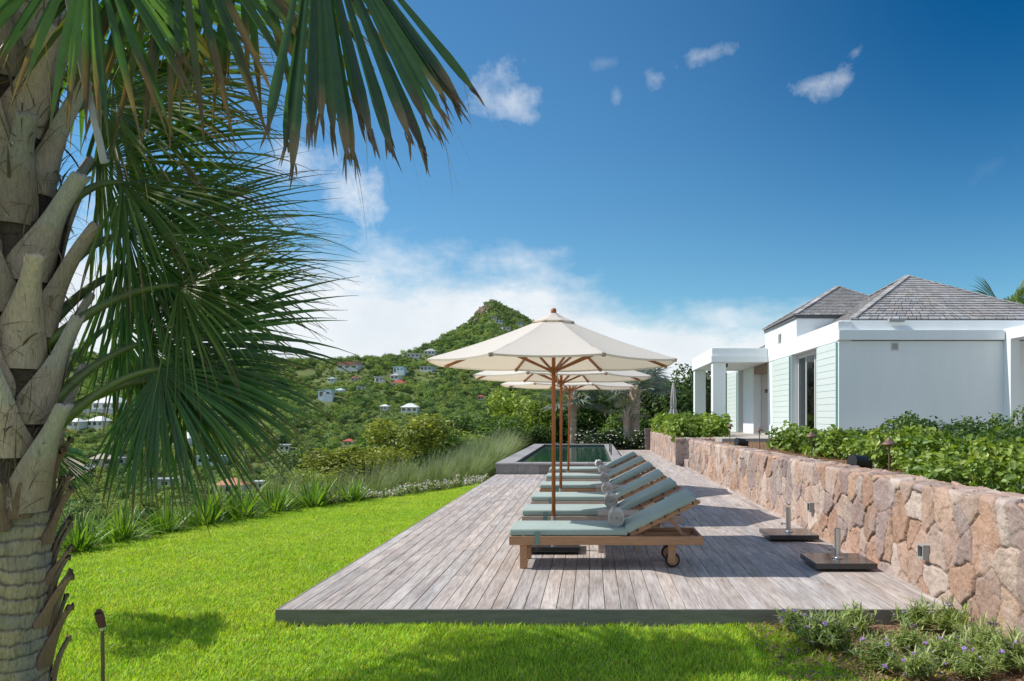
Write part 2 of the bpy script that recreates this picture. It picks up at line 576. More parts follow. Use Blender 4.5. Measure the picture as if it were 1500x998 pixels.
def terrain_z(u, Y):
    """height of the terrain at photo column u and distance Y (numpy arrays)"""
    u = np.asarray(u, float); Y = np.asarray(Y, float)
    sd = np.interp(u, SKY_D['u'], SKY_D['d'])
    sv = np.interp(u, SKY_U, SKY_V)
    zsky = EYE + (VPY - sv) / FPX * sd
    # valley profile under the garden
    yl = [0, 12, 18, 26, 40, 70, 120, 200, 260, 330, 400, 470]
    zl = [-0.5, -0.55, -1.4, -3.6, -7.5, -14, -20, -21.0, -18.0, -8.0, 4.0, 18.0]
    z = np.interp(Y, yl, zl)
    # shoulder beyond the pool: level ground first
    k = np.clip((u - 470) / 300.0, 0, 1); k = k * k * (3 - 2 * k)
    zr = np.interp(Y, [0, 48, 70, 120, 200, 300, 400, 470], [-0.35, -0.35, -2.5, -9, -13, -9, 4, 14])
    z = z * (1 - k) + zr * k
    # from 470 m up to the skyline, eased to a peak
    t = np.clip((Y - 470) / np.maximum(sd - 470, 1), 0, 1)
    zup = (18.0 * (1 - k) + 14 * k) * (1 - t) + zsky * t
    z = np.where(Y > 470, zup, z)
    back = np.clip((Y - sd) / 500.0, 0, 1)
    z = np.where(Y > sd, zsky + (-40 - zsky) * back, z)
    far = np.clip((Y - 60) / 200.0, 0, 1)
    edge = np.clip((sd - Y) / 60.0, 0, 1)
    X = (u - VPX) / FPX * Y
    q = np.stack([X / 45.0, Y / 45.0, 0 * X], -1).reshape(-1, 3)
    n = fbm(q, 3, 11).reshape(X.shape)
    q2 = np.stack([X / 14.0, Y / 14.0, 0 * X], -1).reshape(-1, 3)
    n2 = fbm(q2, 2, 17).reshape(X.shape)
    return z + far * (0.2 + 0.8 * edge) * (n * 5.0 + n2 * 1.2)


def terrain_pt(px, py, y0=150.0):
    """the first terrain point seen at this photo pixel beyond y0"""
    Y = np.linspace(y0, 1000, 3400)
    z = terrain_z(np.full_like(Y, px), Y)
    row = VPY - (z - EYE) / Y * FPX
    i = np.argmax(row <= py)
    if row[i] > py:
        i = len(Y) - 1
    return Vector(((px - VPX) / FPX * Y[i], Y[i], z[i]))


def build_terrain():
    us = np.concatenate([np.arange(-1400, -420, 35.0), np.arange(-420, 1500, 8.0), np.arange(1500, 2600, 60.0)])
    ys = np.concatenate([np.linspace(9, 60, 22), np.linspace(64, 200, 24), np.linspace(205, 560, 90), np.linspace(566, 920, 70), np.linspace(940, 1500, 14)])
    U, Yg = np.meshgrid(us, ys)
    Z = terrain_z(U, Yg)
    # leave room for the raised terrace on the house side
    X = (U - VPX) / FPX * Yg
    Z = np.where((X > -4.2) & (Yg < 44), np.minimum(Z, -0.6), Z)
    V = np.stack([X, Yg, Z], -1).reshape(-1, 3)
    ny, nu = U.shape
    i = np.arange(ny - 1)[:, None] * nu + np.arange(nu - 1)[None, :]
    F = np.stack([i, i + 1, i + 1 + nu, i + nu], -1).reshape(-1, 4)
    m = mat('hillside_ground', (0.14, 0.17, 0.06), 0.95, noise=(0.05, 0.35), noise2=(0.035, 0.62, (0.16, 0.12, 0.07)), spec=0.1)
    t = mesh_np('terrain', V, [F], m, smooth=True)
    tag(t, kind='structure')
    g = MB()
    g.add([(-30000, -2000, -45), (30000, -2000, -45), (30000, 40000, -45), (-30000, 40000, -45)], [(0, 1, 2, 3)])
    sea = g.build('sea', mat('sea_water', (0.02, 0.09, 0.14), 0.15))
    tag(sea, kind='structure')


build_terrain()


# ------------------------------------------------------------------ leaf clouds
def leaf_mesh(n, lobes, size, cols, seed, aspect=0.5, shape=6, up=0.3, inner=0.35, hang=0.0, fold=0.25):
    """n leaves through a crown made of lobes [(x,y,z,rx,ry,rz)]; returns V, faces, colours."""
    g = np.random.default_rng(seed)
    lob = np.array(lobes, float)
    vol = lob[:, 3] * lob[:, 4] * lob[:, 5]
    pick = g.choice(len(lob), n, p=vol ** 0.7 / np.sum(vol ** 0.7))
    d = g.normal(size=(n, 3)); d /= np.linalg.norm(d, axis=1)[:, None]
    r = 1 - np.abs(g.normal(0, inner, n)); r = np.clip(r, 0.05, 1.0) * g.uniform(0.85, 1.12, n)
    # uneven outline
    L = lob[pick]
    bumpy = 1 + 0.22 * fbm(d * 2.3 + pick[:, None] * 7.1, 2, seed)
    c = L[:, :3] + d * L[:, 3:] * (r * bumpy)[:, None]
    nrm = d + g.normal(0, 0.55, (n, 3)); nrm[:, 2] += up
    nrm /= np.linalg.norm(nrm, axis=1)[:, None]
    ax = g.normal(size=(n, 3)) + d * 0.6; ax[:, 2] -= hang
    ax -= nrm * np.sum(ax * nrm, 1)[:, None]
    ax /= np.linalg.norm(ax, axis=1)[:, None]
    sd = np.cross(nrm, ax)
    l = size * g.uniform(0.6, 1.3, n); w = l * aspect
    cl = np.array(cols, float)
    clump = fbm(c / max(0.001, size * 6), 2, seed + 5)
    k = np.clip((clump * 0.9 + 0.5) + g.normal(0, 0.2, n), 0, 0.999) * (len(cl) - 1)
    i0 = k.astype(int); f = (k - i0)[:, None]
    cc = cl[i0] * (1 - f) + cl[np.minimum(i0 + 1, len(cl) - 1)] * f
    cc *= g.uniform(0.75, 1.25, n)[:, None]
    l_, w_ = l[:, None], w[:, None]
    if shape == 6:
        up_ = nrm * (w_ * fold)
        pts = [c, c + ax * l_ * 0.35 + sd * w_ * 0.5 + up_, c + ax * l_ * 0.72 + sd * w_ * 0.42 + up_, c + ax * l_ - nrm * l_ * 0.06,
               c + ax * l_ * 0.72 - sd * w_ * 0.42 + up_, c + ax * l_ * 0.35 - sd * w_ * 0.5 + up_]
        V = np.stack(pts, 1).reshape(-1, 3)
        b = np.arange(n)[:, None] * 6
        F = np.concatenate([b + np.array([[0, 1, 2, 3]]), b + np.array([[0, 3, 4, 5]])])
        C = np.repeat(cc, 6, 0)
    else:
        pts = [c - ax * l_ * 0.5, c + sd * w_ * 0.5, c + ax * l_ * 0.5, c - sd * w_ * 0.5]
        V = np.stack(pts, 1).reshape(-1, 3)
        F = np.arange(n)[:, None] * 4 + np.array([[0, 1, 2, 3]])
        C = np.repeat(cc, 4, 0)
    return V, [F], C


def lobes_blob(seed, w, h, n=7, z0=0.0):
    g = np.random.default_rng(seed)
    out = [(0, 0, z0 + h * 0.45, w * 0.36, w * 0.36, h * 0.42)]
    for k in range(n):
        a = g.uniform(0, 6.28); r = g.uniform(0.2, 0.36) * w
        s = g.uniform(0.15, 0.26)
        z = z0 + h * g.uniform(0.2, 0.80)
        out.append((math.cos(a) * r, math.sin(a) * r, z, w * s, w * s, h * s * 0.95))
    return out


# ------------------------------------------------------------------ instancing for what nobody could count
def scatter(name, pts, rots, scl, idx, objs, label=None, cat=None):
    c = bpy.data.collections.new(name + '_sources')
    for o in objs:
        for k in list(o.users_collection):
            k.objects.unlink(o)
        c.objects.link(o)
    me = bpy.data.meshes.new(name)
    n = len(pts)
    me.vertices.add(n)
    me.vertices.foreach_set('co', np.asarray(pts, np.float32).ravel())
    for nm, ty, arr, key in (('rot', 'FLOAT_VECTOR', rots, 'vector'), ('scl', 'FLOAT_VECTOR', scl, 'vector'), ('idx', 'INT', idx, 'value')):
        a = me.attributes.new(nm, ty, 'POINT')
        a.data.foreach_set(key, np.asarray(arr, np.int32 if ty == 'INT' else np.float32).ravel())
    ob = bpy.data.objects.new(name, me)
    COL.objects.link(ob)
    t = bpy.data.node_groups.new(name + '_nodes', 'GeometryNodeTree')
    t.interface.new_socket('Geometry', in_out='INPUT', socket_type='NodeSocketGeometry')
    t.interface.new_socket('Geometry', in_out='OUTPUT', socket_type='NodeSocketGeometry')
    N, L = t.nodes, t.links
    gi, go = N.new('NodeGroupInput'), N.new('NodeGroupOutput')
    ins = N.new('GeometryNodeInstanceOnPoints')
    ci = N.new('GeometryNodeCollectionInfo')
    ci.inputs['Collection'].default_value = c
    ci.inputs['Separate Children'].default_value = True
    ci.inputs['Reset Children'].default_value = True
    ins.inputs['Pick Instance'].default_value = True

    def at(nm, ty):
        a = N.new('GeometryNodeInputNamedAttribute')
        a.data_type = ty
        a.inputs['Name'].default_value = nm
        return a.outputs['Attribute']
    L.new(gi.outputs[0], ins.inputs['Points'])
    L.new(ci.outputs[0], ins.inputs['Instance'])
    L.new(at('idx', 'INT'), ins.inputs['Instance Index'])
    e = N.new('FunctionNodeEulerToRotation')
    L.new(at('rot', 'FLOAT_VECTOR'), e.inputs[0])
    L.new(e.outputs[0], ins.inputs['Rotation'])
    L.new(at('scl', 'FLOAT_VECTOR'), ins.inputs['Scale'])
    L.new(ins.outputs[0], go.inputs[0])
    md = ob.modifiers.new('scatter', 'NODES')
    md.node_group = t
    tag(ob, label, cat, None, 'stuff')
    return ob


# houses on the hillside: (name of look, photo column, photo row of the base, width px, label, wall, roof, kind)
W_, CR = (0.66, 0.66, 0.63), (0.55, 0.49, 0.41)
ROOFS = {'grey': (0.36, 0.37, 0.38), 'white': (0.72, 0.73, 0.74), 'red': (0.42, 0.07, 0.05), 'salmon': (0.55, 0.26, 0.18), 'beige': (0.50, 0.43, 0.35),
         'orange': (0.50, 0.24, 0.13), 'brown': (0.22, 0.13, 0.09), 'blue': (0.40, 0.55, 0.62), 'darkred': (0.20, 0.05, 0.05), 'green': (0.28, 0.36, 0.33)}
HOUSES = [
    (513, 541, 42, 'pale villa with three small salmon gables on the ridge', W_, 'salmon', 'three'),
    (586, 548, 22, 'light blue two storey house on the slope above the red roofed one', (0.55, 0.66, 0.70), 'blue', 'two'),
    (585, 567, 25, 'white house with a bright red hip roof and dark verandah', W_, 'red', 'hip'),
    (580, 556, 18, 'small grey roofed house just above the red roofed one', W_, 'grey', 'hip'),
    (606, 524, 24, 'long flat white house high on the saddle', W_, 'white', 'flat'),
    (631, 520, 22, 'white gabled house where the saddle meets the peak', W_, 'grey', 'hip'),
    (627, 543, 26, 'grey roofed terrace house under the peak beside the canopy', (0.55, 0.56, 0.55), 'grey', 'flat'),
    (601, 604, 32, 'white house with broad pale hip roof low on the green slope', W_, 'white', 'hip'),
    (564, 601, 15, 'small pavilion with pointed pale roof beside a broader pale roof', W_, 'white', 'hip'),
    (478, 584, 26, 'stepped white and blue block of flats half hidden by frond tips', (0.66, 0.72, 0.78), 'blue', 'two'),
    (499, 577, 16, 'small blue roofed cottage next to the stepped white block', W_, 'blue', 'hip'),
    (487, 560, 15, 'small cottage with a grey green roof below the ridge villa', W_, 'green', 'hip'),
    (521, 559, 15, 'cottage with dark red roof below the three gabled villa', CR, 'darkred', 'hip'),
    (530, 573, 18, 'low grey cottage in trees left of the red roofed house', (0.55, 0.55, 0.53), 'grey', 'flat'),
    (705, 586, 11, 'tiny house with red roof right of the slope centre', CR, 'red', 'hip'),
    (512, 654, 16, 'house with salmon red roof deep in the valley scrub', CR, 'red', 'hip'),
    (731, 474, 13, 'white flat house upper middle of the rocky peak', W_, 'grey', 'flat'),
    (741, 484, 15, 'pale long house lowest on the rocky peak', W_, 'grey', 'flat'),
    (761, 477, 15, 'grey house on the far shoulder of the rocky peak', W_, 'grey', 'flat'),
    (724, 468, 10, 'small cabin nearest the summit of the rocky peak', CR, 'beige', 'flat'),
    (555, 561, 15, 'pale cubic villa between dark trees beside the red roof', W_, 'white', 'two'),
    (580, 521, 16, 'brown roofed house on the crest below the saddle', CR, 'brown', 'hip'),
    (417, 660, 16, 'white flat annex seen under drooping frond tips', W_, 'white', 'flat'),
    (165, 600, 58, 'large white villa with long grey terrace behind the palm petioles', W_, 'white', 'villa'),
    (113, 626, 28, 'white pavilion with pyramid roof, smaller of a close pair', W_, 'white', 'hip'),
    (147, 625, 38, 'white pavilion with pyramid roof, larger of a close pair', W_, 'white', 'hip'),
    (93, 626, 16, 'white pavilion roof peeking out beside the palm trunk', W_, 'white', 'hip'),
    (152, 682, 34, 'beige house with hip roof above the bend of the road', (0.48, 0.42, 0.35), 'beige', 'hip'),
    (179, 680, 20, 'low grey annex joined to scrub beside the beige house', (0.45, 0.45, 0.44), 'grey', 'flat'),
    (340, 722, 46, 'house with orange tiled hip roof and terrace above the border plants', (0.6, 0.55, 0.5), 'orange', 'hip'),
    (379, 716, 16, 'small white hut beside the orange tiled roof', W_, 'white', 'flat'),
    (240, 714, 38, 'flat roofed grey building low in the valley scrub', (0.38, 0.39, 0.40), 'grey', 'flat'),
    (312, 679, 42, 'long blue and white house behind hanging leaf tips', (0.52, 0.62, 0.68), 'blue', 'flat'),
    (272, 651, 40, 'white house with low pale roof behind hanging leaves', W_, 'white', 'hip'),
    (213, 637, 18, 'small pale shed between the paired pavilions and hanging leaves', (0.5, 0.52, 0.52), 'grey', 'flat'),
]
_mc = {}


def cmat(prefix, c):
    k = (prefix, tuple(c))
    if k not in _mc:
        _mc[k] = mat(prefix, c, 0.75, noise=(0.5, 0.06))
    return _mc[k]


def far_house(px, py, wpx, label, wc, rc, kind):
    p = terrain_pt(px, py)
    w = wpx * p.y / FPX * (0.74 if py < 640 else 0.86)
    dp = w * 0.7
    hgt = {'two': 4.2, 'villa': 3.0}.get(kind, 2.3) * (0.8 if w < 5 else 1.0)
    if p.y > 600: hgt = 2.6
    rz = random.uniform(-0.35, 0.35)
    e = empty('hillside_house', p + Vector((0, 0, -0.3)), rz, label, 'house', 'houses on the hillside')
    wm, rm = cmat('house_wall', wc), cmat('house_roof', ROOFS[rc])
    hw, hd = w / 2, dp / 2
    H = hgt + 0.4
    wl = MB().box(-hw, hw, -hd, hd, -2.0, H)
    if kind == 'villa':
        MB().box(-hw * 1.25, hw * 1.2, -hd - 3.5, -hd - 0.01, -3, 0.5).build('terrace_wall', cmat('house_wall', (0.5, 0.5, 0.5)), e)
    if kind == 'two':
        wl.box(-hw * 0.2, hw * 1.35, -hd - w * 0.22, -hd - 0.01, -2, H * 0.55)
    wl.build('wall', wm, e)
    rf = MB()
    o = 0.45
    if kind in ('hip', 'villa'):
        rh = w * 0.24
        k = max(0.0, hw - hd) * 0.9
        vs = [(-hw - o, -hd - o, H), (hw + o, -hd - o, H), (hw + o, hd + o, H), (-hw - o, hd + o, H), (-k, 0, H + rh), (k + 0.01, 0, H + rh)]
        rf.add(vs, [(0, 1, 5, 4), (1, 2, 5), (2, 3, 4, 5), (3, 0, 4), (3, 2, 1, 0)])
    elif kind == 'three':
        for j in (-1, 0, 1):
            x = j * w / 3
            a = w / 6
            rf.prism([(x - a, H), (x + a, H), (x, H + a * 1.1)], -hd - o, hd + o, 'y')
    else:
        rf.box(-hw - o, hw + o, -hd - o, hd + o, H + 0.01, H + 0.35)
    rf.build('roof', rm, e)
    n = 3 if w > 7 else 2
    for j in range(n):
        x = -hw + w * (j + 0.5) / n
        ww = w / n * 0.28
        y = -hd - (3.5 if False else 0.0)
        MB().box(x - ww, x + ww, -hd - 0.06, -hd + 0.02, H - hgt * 0.78, H - hgt * 0.22).build('window', M['glass'], e)
    return p, w


HOUSE_AT = [far_house(*h) for h in HOUSES]

# road, car and masts in the valley
def valley_road():
    a = [(98, 676), (112, 684), (118, 694), (104, 702), (86, 708)]
    pts = [terrain_pt(*q) for q in a]
    vs, fs = [], []
    for i, p in enumerate(pts):
        d = (pts[min(i + 1, len(pts) - 1)] - pts[max(i - 1, 0)]); d.z = 0; d.normalize()
        s = Vector((-d.y, d.x, 0)) * 2.6
        for k in (-1, 1):
            vs.append(p + s * k + Vector((0, 0, 0.8)))
    for i in range(len(pts) - 1):
        fs.append((2 * i, 2 * i + 1, 2 * i + 3, 2 * i + 2))
    r = MB().add(vs, fs).build('road', mat('dirt_road', (0.36, 0.28, 0.23), 0.9, noise=(0.4, 0.15)))
    tag(r, kind='structure')
    return pts


ROAD = valley_road()


def parked_car(px, py):
    p = terrain_pt(px, py)
    e = empty('parked_car', p + Vector((0, 0, 0.9)), 0.5, 'small white car parked by the beige house on the valley road', 'car')
    b = MB().prism([(-2, 0.3), (2, 0.3), (2.05, 0.85), (1.1, 0.95), (0.6, 1.45), (-1.2, 1.5), (-1.9, 0.95), (-2.05, 0.8)], -0.85, 0.85, 'y')
    b.build('body', mat('white_car_paint', (0.8, 0.8, 0.8), 0.3), e, bevel=0.08)
    MB().prism([(0.95, 0.97), (0.55, 1.38), (-1.15, 1.42), (-1.65, 0.99)], -0.87, 0.87, 'y').build('window', M['glass'], e)
    for x in (-1.25, 1.25):
        for y in (-0.8, 0.8):
            MB().tube([(x, y - 0.1, 0.32), (x, y + 0.1, 0.32)], 0.32, 14).build('wheel', M['rubber'], e)


parked_car(131, 692)


def mast(px, py, h, label):
    p = terrain_pt(px, py)
    e = empty('utility_mast', p, 0, label, 'mast')
    MB().tube([(0, 0, -2), (0, 0, h)], [0.22, 0.12], 8).build('pole', cmat('mast_grey', (0.45, 0.45, 0.44)), e)
    MB().box(-0.9, 0.9, -0.06, 0.06, h - 0.6, h - 0.45).build('crossarm', cmat('mast_grey', (0.45, 0.45, 0.44)), e)


mast(357, 700, 9, 'grey utility mast rising from the valley scrub among hanging leaf tips')
mast(520, 529, 5, 'thin antenna mast on the ridge beside the three gabled villa')


def build_scrub():
    srcs = []
    pal = [[(0.127, 0.204, 0.057), (0.204, 0.312, 0.085), (0.321, 0.449, 0.114)],
           [(0.050, 0.093, 0.040), (0.087, 0.152, 0.057), (0.152, 0.236, 0.082)],
           [(0.204, 0.271, 0.072), (0.321, 0.405, 0.102), (0.457, 0.524, 0.143)],
           [(0.134, 0.211, 0.085), (0.220, 0.321, 0.119), (0.338, 0.440, 0.160)]]
    for k in range(8):
        V, F, C = leaf_mesh(420, lobes_blob(200 + k, 1.0, 0.8, 9), 0.095, pal[k % 4], 40 + k, aspect=0.75, shape=4, inner=0.18, up=0.4)
        srcs.append(mesh_np('scrub_source_%d' % k, V, F, M['far_leaf'], None, C, link=True))
    g = np.random.default_rng(5)
    n = 100000
    u = g.uniform(-640, 1060, n)
    Y = np.sqrt(g.uniform(45 ** 2, 905 ** 2, n))
    sd = np.interp(u, SKY_D['u'], SKY_D['d'])
    keep = Y < sd + 14
    keep &= ~((u > 830) & (Y < 400)) & ~((u > 430) & (Y < 150))
    # thin the dense part by distance
    keep &= g.uniform(0, 1, n) < np.where(Y < 300, 1.0, np.where(Y < 560, 0.75, 0.50))
    u, Y = u[keep], Y[keep]
    X = (u - VPX) / FPX * Y
    Z = terrain_z(u, Y)
    sz = np.where(Y < 560, g.uniform(2.2, 5.2, len(u)), g.uniform(2.8, 6.4, len(u))) * np.where(g.uniform(0, 1, len(u)) < 0.1, 1.45, 1.0) * np.where(Z > 95, 0.7, 1.0)
    ok = np.ones(len(u), bool)
    for p, w in HOUSE_AT:
        dx, dy = X - p.x, Y - p.y
        ok &= ~((np.abs(dx) < w * 0.62 + 1.2) & (dy > -w * 0.40 - 2.2) & (dy < w * 0.6 + 1))
        inf = (np.abs(dx) < w * 0.9 + 2) & (dy > -w - 22) & (dy <= 0)
        sz = np.where(inf, np.minimum(sz, 2.3), sz)
    for p in ROAD:
        ok &= (np.hypot(X - p.x, Y - p.y) > 5.0)
        inf = (np.abs(X - p.x) < 5) & (Y < p.y) & (Y > p.y - 18)
        sz = np.where(inf, np.minimum(sz, 2.0), sz)
    # bare rock near the summit
    rock = (fbm(np.stack([X / 16, Y / 16, Z / 10], -1), 3, 3) > 0.18) & (Z > 96) & (u < 712)
    ok &= ~rock
    # clearings
    ok &= fbm(np.stack([X / 30, Y / 30, 0 * X], -1), 3, 9) < 0.62
    X, Y, Z, sz, u = X[ok], Y[ok], Z[ok], sz[ok], u[ok]
    m = len(X)
    pts = np.stack([X, Y, Z - 0.15 * sz], -1)
    rots = np.stack([g.normal(0, 0.08, m), g.normal(0, 0.08, m), g.uniform(0, 6.28, m)], -1)
    scl = np.stack([sz, sz, sz * g.uniform(0.7, 1.15, m)], -1)
    patch = fbm(np.stack([X / 40, Y / 40, 0 * X], -1), 2, 21)
    idx = np.where(g.uniform(0, 1, m) < 0.5 + patch * 0.6, g.integers(0, 4, m), g.integers(4, 8, m))
    scatter('hillside_scrub', pts, rots, scl, idx, srcs, 'dense dark green scrub covering the valley slopes and the peak', 'scrub')
    # bare rocks on the peak's shoulder
    g2 = np.random.default_rng(8)
    rm = mat('summit_rock', (0.19, 0.135, 0.105), 0.9, noise=(0.15, 0.35), bump=(0.8, 0.8, 0.5))
    mb = []
    rv, rf = [], []
    for k in range(30):
        px = 697 + 26 * g2.uniform(0, 1) ** 1.2
        py = np.interp(px, SKY_U, SKY_V) + g2.uniform(1, 13)
        p = terrain_pt(px, py, 600)
        r = g2.uniform(1.6, 3.6)
        import bmesh
        bm = bmesh.new(); bmesh.ops.create_icosphere(bm, subdivisions=2, radius=1.0)
        vv = np.array([v.co[:] for v in bm.verts]); ff = np.array([[v.index for v in f.verts] for f in bm.faces]); bm.free()
        vv = vv * (1 + 0.5 * fbm(vv * 1.6 + k * 3.3, 2, k))[:, None] * np.array([r, r, r * 0.9]) + np.array(p)
        rf.append(ff + sum(len(a) for a in rv)); rv.append(vv)
    rk = mesh_np('summit_rocks', np.concatenate(rv), [np.concatenate(rf)], rm)
    tag(rk, 'bare brown rock outcrops along the summit ridge of the peak', 'rocks', kind='stuff')


build_scrub()
# ------------------------------------------------------------------ lawn, deck, beds
LAWN_EDGE = [(-11.5, -4), (-10.2, 3), (-8.6, 7.2), (-7.1, 9.6), (-6.35, 12.2), (-5.6, 14.6), (-4.75, 16.3), (-3.95, 17.3), (-3.3, 18.7), (-2.7, 20.2)]


def lawn_z(X, Y):
    return -0.135 - 0.006 * np.maximum(0, -np.asarray(X) - 2.6) ** 2


def lawn_left(Y):
    return np.interp(Y, [p[1] for p in LAWN_EDGE], [p[0] for p in LAWN_EDGE])


def build_lawn():
    ys = np.linspace(-4, 20.2, 70)
    nx = 50
    V = []
    for y in ys:
        x0 = lawn_left(y)
        for x in np.linspace(x0 - 0.3, 3.1, nx):
            V.append((x, y, float(lawn_z(x, y))))
    i = np.arange(len(ys) - 1)[:, None] * nx + np.arange(nx - 1)[None, :]
    F = np.stack([i, i + 1, i + 1 + nx, i + nx], -1).reshape(-1, 4)
    lawn = mesh_np('lawn', V, [F], mat('lawn_soil', (0.20, 0.30, 0.03), 0.95, noise=(6, 0.3)), smooth=True)
    tag(lawn, kind='structure')
    g = MB()
    g.add([(-9.5, 9, -0.75), (4, 9, -0.75), (18, 62, -0.30), (-3.2, 62, -0.30)], [(0, 1, 2, 3)])
    gg = g.build('garden_ground', mat('garden_earth', (0.075, 0.065, 0.03), 0.95, noise=(1.5, 0.35)))
    tag(gg, kind='structure')
    s = []
    for (x, y) in [(1.42, 6.62), (3.2, 6.62), (3.2, 3), (2.2, 3.0), (2.05, 4.2), (1.85, 4.9), (1.7, 5.5), (1.45, 6.2)]:
        s.append((x, y, -0.118))
    b = MB().add(s, [tuple(range(len(s)))]).build('flower_bed_soil', M['soil'])
    tag(b, kind='structure')
    # bed behind the stone wall and terrace under the house
    b = MB().box(3.30, 6.4, 1.5, 24.4, 0.2, 0.80).box(3.0, 4.6, 26.3, 37.3, 0.2, 0.72).build('raised_bed_soil', M['soil'])
    tag(b, kind='structure')
    t = MB().box(6.2, 30, 1.5, 48, -0.5, 0.82).box(4.0, 6.25, 24.6, 48, -0.5, 0.90).build('house_terrace', mat('terrace_paving', (0.42, 0.38, 0.34), 0.8, noise=(2, 0.15)))
    tag(t, kind='structure')


build_lawn()


def grass_sources():
    out = []
    for k in range(5):
        g = np.random.default_rng(300 + k)
        n = 260
        bx = g.uniform(-0.16, 0.16, (n, 2))
        h = g.uniform(0.020, 0.045, n) * (1.0 if k < 4 else 1.35)
        a = g.uniform(0, 6.28, n); lean = g.uniform(0.2, 1.3, n)
        w = g.uniform(0.0022, 0.0042, n)
        dx, dy = np.cos(a) * lean * h, np.sin(a) * lean * h
        sx, sy = -np.sin(a) * w, np.cos(a) * w
        z = np.zeros(n)
        p0 = np.stack([bx[:, 0] - sx, bx[:, 1] - sy, z - 0.005], -1); p1 = np.stack([bx[:, 0] + sx, bx[:, 1] + sy, z - 0.005], -1)
        m0 = np.stack([bx[:, 0] + dx * .45 - sx * .8, bx[:, 1] + dy * .45 - sy * .8, h * .6], -1)
        m1 = np.stack([bx[:, 0] + dx * .45 + sx * .8, bx[:, 1] + dy * .45 + sy * .8, h * .6], -1)
        t = np.stack([bx[:, 0] + dx, bx[:, 1] + dy, h], -1)
        V = np.stack([p0, p1, m1, m0, t], 1).reshape(-1, 3)
        b = np.arange(n)[:, None] * 5
        base = np.array([[0.425, 0.66, 0.052]]) * g.uniform(0.45, 1.4, n)[:, None]
        base[:, 0] *= g.uniform(0.8, 1.35, n)
        dry = g.uniform(0, 1, n) < 0.07
        base[dry] = (0.45, 0.38, 0.16)
        C = np.repeat(base, 5, 0)
        out.append(mesh_np('grass_tuft_source_%d' % k, V, [b + np.array([[0, 1, 2, 3]]), b + np.array([[3, 2, 4]])], M['grass'], None, C))
    return out


def build_grass():
    g = np.random.default_rng(12)
    pts = []
    st = 0.155
    for y in np.arange(3.6, 20.2, st):
        x0 = float(lawn_left(y)) - 0.05
        x1 = 2.95 if y < 6.6 else -2.58
        # only what the lens or a step to the side could see
        x0 = max(x0, -0.95 * y - 0.6)
        for x in np.arange(x0, x1, st):
            xx, yy = x + g.uniform(-0.08, 0.08), y + g.uniform(-0.08, 0.08)
            if yy > 6.57 and xx > -2.62:
                continue
            if xx > 1.4 and g.uniform() < min(0.94, (xx - 1.42 - 0.28 * (6.4 - yy)) * 1.9):
                continue
            pts.append((xx, yy, float(lawn_z(xx, yy))))
    n = len(pts)
    rots = np.stack([np.zeros(n), np.zeros(n), g.uniform(0, 6.28, n)], -1)
    pa = np.array(pts)
    lush = 1 + 0.25 * fbm(np.stack([pa[:, 0] * 1.6, pa[:, 1] * 1.6, 0 * pa[:, 0]], -1), 2, 4)
    s = g.uniform(0.85, 1.2, n) * lush
    scl = np.stack([np.ones(n), np.ones(n), s], -1)
    scatter('lawn_grass', pts, rots, scl, g.integers(0, 5, n), grass_sources(), 'short bright green mown grass in front of and beside the deck', 'grass')


build_grass()


